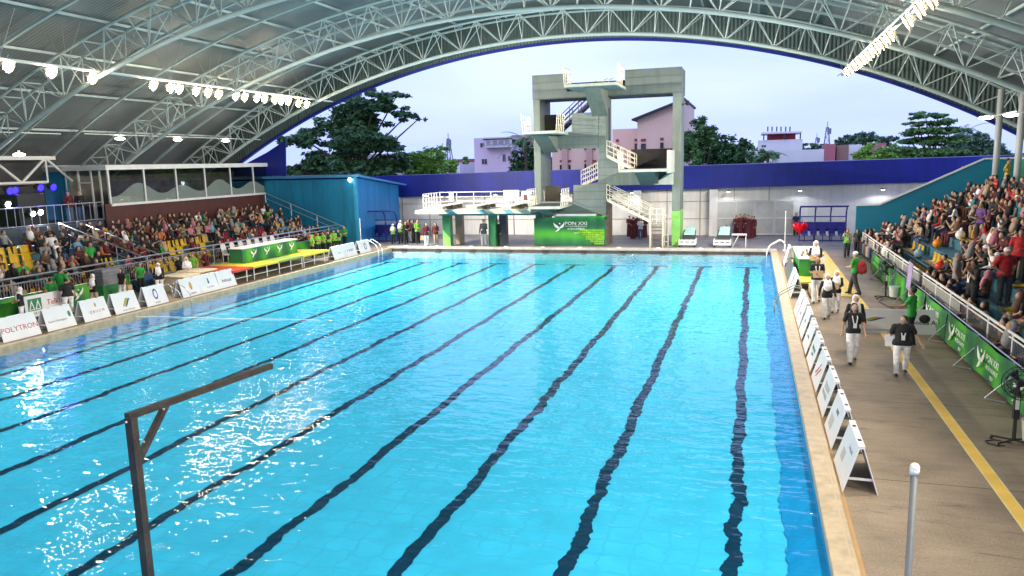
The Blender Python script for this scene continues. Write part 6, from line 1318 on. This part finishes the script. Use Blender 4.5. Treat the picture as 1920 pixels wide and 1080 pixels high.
facade(690,288,760,330,120,10,'grey_house','grey white house half hidden by the large left tree',bmat('grey_render',(.33,.34,.38))); facade(858,298,892,330,130,8,'red_roof_house','low house with red brick front beside the lilac house',bmat('brick_red',(.28,.10,.11)))
facade(830,305,862,330,118,8,'white_low_house','low white house between the bright bush and red house',wht); facade(960,253,985,300,125,8,'peach_house','peach coloured house behind the palm',bmat('peach',(.50,.32,.26)))
def mast(px,pt_,pb,Y,lab):
    a=at(px,pt_,Y); c=at(px,pb,Y); T=thing('radio_mast',lab,'mast',(a.x,Y,0)); H_=a.z; b=MB(); n=14
    for sx in(-1,1):
        for sy in (-1,1): b.tube((a.x+sx*1.6,Y+sy*1.6,-.6),(a.x+sx*.25,Y+sy*.25,H_*.9),.16,4)
    for k in range(n):
        z0=H_*.9*k/n; z1=H_*.9*(k+1)/n; w0=1.6-1.35*k/n; w1=1.6-1.35*(k+1)/n; s_=1 if k%2 else -1; b.tube((a.x-s_*w0,Y-w0,z0),(a.x+s_*w1,Y-w1,z1),.1,4); b.tube((a.x-w0,Y-w0,z0),(a.x+w0,Y-w0,z0),.08,4)
    b.tube((a.x,Y,H_*.88),(a.x,Y,H_),.12,4); b.build('lattice',mat('mast_steel',(.20,.20,.30),.6),T)
    b=MB(); b.cbox((a.x+.5,Y-.5,H_*.82),(.5,.3,.8)); b.build('antenna_panels',mat('mast_steel'),T)
mast(840,250,300,210,'thin lattice radio mast in the left distance'); mast(1552,228,275,240,'tall thin radio mast right of the distant flats'); mast(1532,250,275,300,'shorter radio mast left of the tall one')
# ------------------------------------------------------------------ trees
leafm={}
def leaf(n,c):
    m=mat('leaves_'+n,c,.6,var=.45,scale=.9); return m
lf_d=leaf('dark',(.05,.13,.05)); lf_m=leaf('mid',(.09,.21,.065)); lf_l=leaf('bright',(.22,.42,.08)); lf_b=leaf('bluish',(.09,.18,.11)); bark=mat('bark',(.08,.06,.045),.9,var=.3,scale=5)
def tree(name,lab,base,H_,clumps,m,leafs,ls,group=None,trunk=.3,flat=.45,seed=0):
    """clumps: list of (dx,dy,dz,rx,rz) lobes filled with small leaf faces"""
    rg=np.random.default_rng(seed+11); base=Vector(base); T=thing(name,lab,'tree',tuple(base),group); b=MB(); top=base+Vector((0,0,H_*.55)); b.tube(base,top,trunk,8,r2=trunk*.55,cap=False)
    for (dx,dy,dz,rx,rz) in clumps: b.tube(base+Vector((0,0,H_*random.uniform(.3,.55))),base+Vector((dx,dy,dz)),trunk*.35,5,r2=.04,cap=False)
    b.build('trunk',bark,T); tot=sum(c[3]**2*c[4] for c in clumps); V=[]; 
    for (dx,dy,dz,rx,rz) in clumps:
        n=int(leafs*(rx**2*rz)/tot); ns=max(4,n//60); 
        d=rg.normal(size=(ns,3)); d/=np.linalg.norm(d,axis=1)[:,None]; sc=d*(rg.random((ns,1))**.45)*np.array([rx,rx,rz])   # sprigs
        k=rg.integers(0,ns,n); c=sc[k]+rg.normal(size=(n,3))*np.array([rx*.13,rx*.13,rz*.12])+np.array([dx,dy,dz])+np.array(base)
        u=rg.normal(size=(n,3)); u[:,2]*=.5; u/=np.linalg.norm(u,axis=1)[:,None]; w=rg.normal(size=(n,3)); w-=u*(u*w).sum(1)[:,None]; w/=np.linalg.norm(w,axis=1)[:,None]
        s_=ls*(.6+.8*rg.random((n,1))); V.append(np.stack([c-u*s_,c-w*s_*flat,c+u*s_,c+w*s_*flat],1))
    V=np.concatenate(V).reshape(-1,3)-np.array(base); n=len(V)//4; me=bpy.data.meshes.new('crown'); me.vertices.add(len(V)); me.vertices.foreach_set('co',V.astype(np.float32).ravel()); me.loops.add(n*4); me.loops.foreach_set('vertex_index',np.arange(n*4,dtype=np.int32)); me.polygons.add(n); me.polygons.foreach_set('loop_start',np.arange(0,n*4,4,dtype=np.int32)); me.polygons.foreach_set('loop_total',np.full(n,4,dtype=np.int32)); me.materials.append(m); me.update(calc_edges=True)
    o=bpy.data.objects.new('crown',me); COL.objects.link(o); o.parent=T; return T
def ptree(name,lab,pxs,Y,m,leafs,ls,seed,base_px,group=None,trunk=.3,rz=.5):
    """crown lobes given by their photo position and pixel radius at depth Y"""
    q=at(base_px,330,Y); base=Vector((q.x,Y,-.6)); s=Y/FPX/math.cos(math.radians(20)); cl=[]
    rg=random.Random(seed)
    for (x,y,r_) in pxs: p=at(x,y,Y); cl.append((p.x-base.x,rg.uniform(-1,1)*r_*s*.6,p.z-base.z,r_*s,r_*s*rz))
    return tree(name,lab,base,max(c[2] for c in cl),cl,m,leafs,ls,group,trunk,seed=seed)
ptree('broad_tree','big dark layered tree behind the teal building, partly under the roof edge',[(575,260,45),(620,235,45),(665,205,50),(710,190,45),(745,178,22),(765,215,30),(785,222,14),(640,275,50),(690,262,55),(735,265,40),(600,305,50),(660,315,55),(720,305,45),(760,287,26),(560,320,40),(690,235,40),(700,325,50)],66,lf_d,26000,.26,1,655,trunk=.5,rz=.42)
ptree('broad_tree','second dark tree lower behind the team shelter on the left',[(722,375,16),(728,400,18),(724,430,16),(740,385,10)],61,lf_d,2600,.16,2,726,rz=.9)
ptree('bright_shrub_tree','bright green feathery tree right of the big dark tree',[(800,300,30),(820,288,22),(790,312,35),(835,310,28),(860,305,18),(770,315,25),(850,322,25),(800,325,35)],72,lf_l,9000,.17,3,810,rz=.75)
ptree('round_tree','round dark tree between the lilac house and the tower',[(985,295,24),(990,320,26),(975,325,20),(998,305,20),(985,270,12)],78,lf_d,5000,.2,4,986,rz=.9)
ptree('round_tree','tall tree immediately right of the diving tower',[(1310,245,24),(1325,255,22),(1300,270,26),(1335,270,18),(1296,290,24)],85,lf_m,6000,.22,5,1312,rz=.9)
ptree('round_tree','dark bushy tree right of the tall tree by the tower',[(1360,275,28),(1380,290,28),(1350,300,30),(1400,272,18),(1395,300,25),(1372,310,30),(1330,300,20)],88,lf_d,7500,.22,6,1370,rz=.8)
ptree('feathery_tree','small feathery tree before the white warehouse',[(1432,292,16),(1450,298,14),(1418,300,14)],90,lf_b,1600,.2,7,1432,rz=.7)
ptree('distant_tree','far bluish tree above the small houses, left one',[(1573,268,12),(1580,275,12)],200,lf_b,1200,.4,8,1575,'far trees above the small houses',rz=.8)
ptree('distant_tree','far bluish tree above the small houses, middle one',[(1605,262,18),(1625,260,18),(1640,265,14)],200,lf_b,2600,.4,9,1620,'far trees above the small houses',rz=.6)
ptree('distant_tree','far bluish tree above the small houses, right one',[(1650,262,14),(1660,266,14),(1672,262,12)],200,lf_b,1800,.4,10,1655,'far trees above the small houses',rz=.6)
ptree('distant_tree','far low tree line just left of the radio masts',[(1505,275,14),(1525,277,14),(1545,274,12)],200,lf_b,1600,.4,20,1520,'far trees above the small houses',rz=.5)
ptree('round_tree','olive green tree beside the tall layered tree',[(1640,290,24),(1665,292,26),(1620,297,22),(1690,295,22)],95,lf_l,5000,.2,11,1655,rz=.7)
ptree('layered_tree','tall tree with flat layered branches on the right',[(1735,217,26),(1760,216,20),(1722,232,22),(1755,230,26),(1715,248,28),(1750,245,30),(1780,245,26),(1705,262,26),(1740,264,34),(1775,265,30),(1700,282,32),(1745,285,36),(1785,285,26),(1760,290,30)],84,lf_m,13000,.2,12,1750,trunk=.35,rz=.2)
ptree('round_tree','dark green tree under the roof edge on the far right',[(1820,268,26),(1845,280,26),(1800,285,28),(1865,285,22),(1835,295,28),(1815,255,12)],92,lf_b,7000,.22,13,1825,rz=.7)
def palm(px,py,Y,lab,n=16,L_=3.0,seed=0):
    rg=random.Random(seed); c=at(px,py,Y); T=thing('palm_tree',lab,'palm',(c.x,Y,-.6)); b=MB(); b.tube((c.x,Y,-.6),tuple(c),.22,8,r2=.14); b.build('trunk',bark,T)
    b=MB()
    for i in range(n):
        a=2*math.pi*i/n+rg.uniform(-.2,.2); up=rg.uniform(.1,1.0); prev=None
        for k in range(9):
            t_=k/8; r_=L_*t_*(1-.12*up); z=up*L_*t_*.75-L_*.85*t_*t_*(.5+.4*(1-up)); p=c+Vector((math.cos(a)*r_,math.sin(a)*r_,z))
            if prev is not None:
                d=(p-prev).normalized(); sd_=d.cross(Vector((0,0,1))).normalized(); 
                for q in range(3):
                    m_=prev.lerp(p,q/3); w=.50*math.sin(math.pi*min(.95,t_*.85+.12))
                    for s_ in (-1,1): b.add([m_-d*.035,m_+d*.035,m_+sd_*s_*w+d*.18+Vector((0,0,-.22*w)),],[(0,1,2)])
                b.tube(prev,p,.025,3,cap=False)
            prev=p
    b.build('crown',lf_m if seed%2 else lf_b,T)
palm(985,262,76,'coconut palm beside the left side of the diving tower',seed=1); palm(1805,250,96,'coconut palm right of the layered tree',L_=3.6,seed=2); palm(1440,290,86,'small palm in front of the white warehouse',n=12,L_=2.2,seed=3); palm(820,285,74,'young palm rising from the bright shrub tree',n=12,L_=1.6,seed=5)
# far tree belt closing the horizon
rg=np.random.default_rng(3); n=60000; X_=rg.uniform(-420,260,n); Y_=rg.uniform(330,360,n); top=5+2.5*np.sin(X_*.06)+2*np.sin(X_*.17+1)+1.4*np.sin(X_*.41); Z_=-.6+(top+1.5)*rg.random(n)**.7
c=np.stack([X_,Y_,Z_],1); u=rg.normal(size=(n,3)); u/=np.linalg.norm(u,axis=1)[:,None]; w=rg.normal(size=(n,3)); w-=u*(u*w).sum(1)[:,None]; w/=np.linalg.norm(w,axis=1)[:,None]; V=np.stack([c-u*.9,c-w*.6,c+u*.9,c+w*.6],1).reshape(-1,3)
me=bpy.data.meshes.new('distant_woodland'); me.vertices.add(len(V)); me.vertices.foreach_set('co',V.astype(np.float32).ravel()); me.loops.add(n*4); me.loops.foreach_set('vertex_index',np.arange(n*4,dtype=np.int32)); me.polygons.add(n); me.polygons.foreach_set('loop_start',np.arange(0,n*4,4,dtype=np.int32)); me.polygons.foreach_set('loop_total',np.full(n,4,dtype=np.int32)); me.materials.append(lf_b); me.update(calc_edges=True)
o=bpy.data.objects.new('distant_woodland',me); COL.objects.link(o); tag(o,'low belt of far trees along the horizon','woodland',kind='stuff')
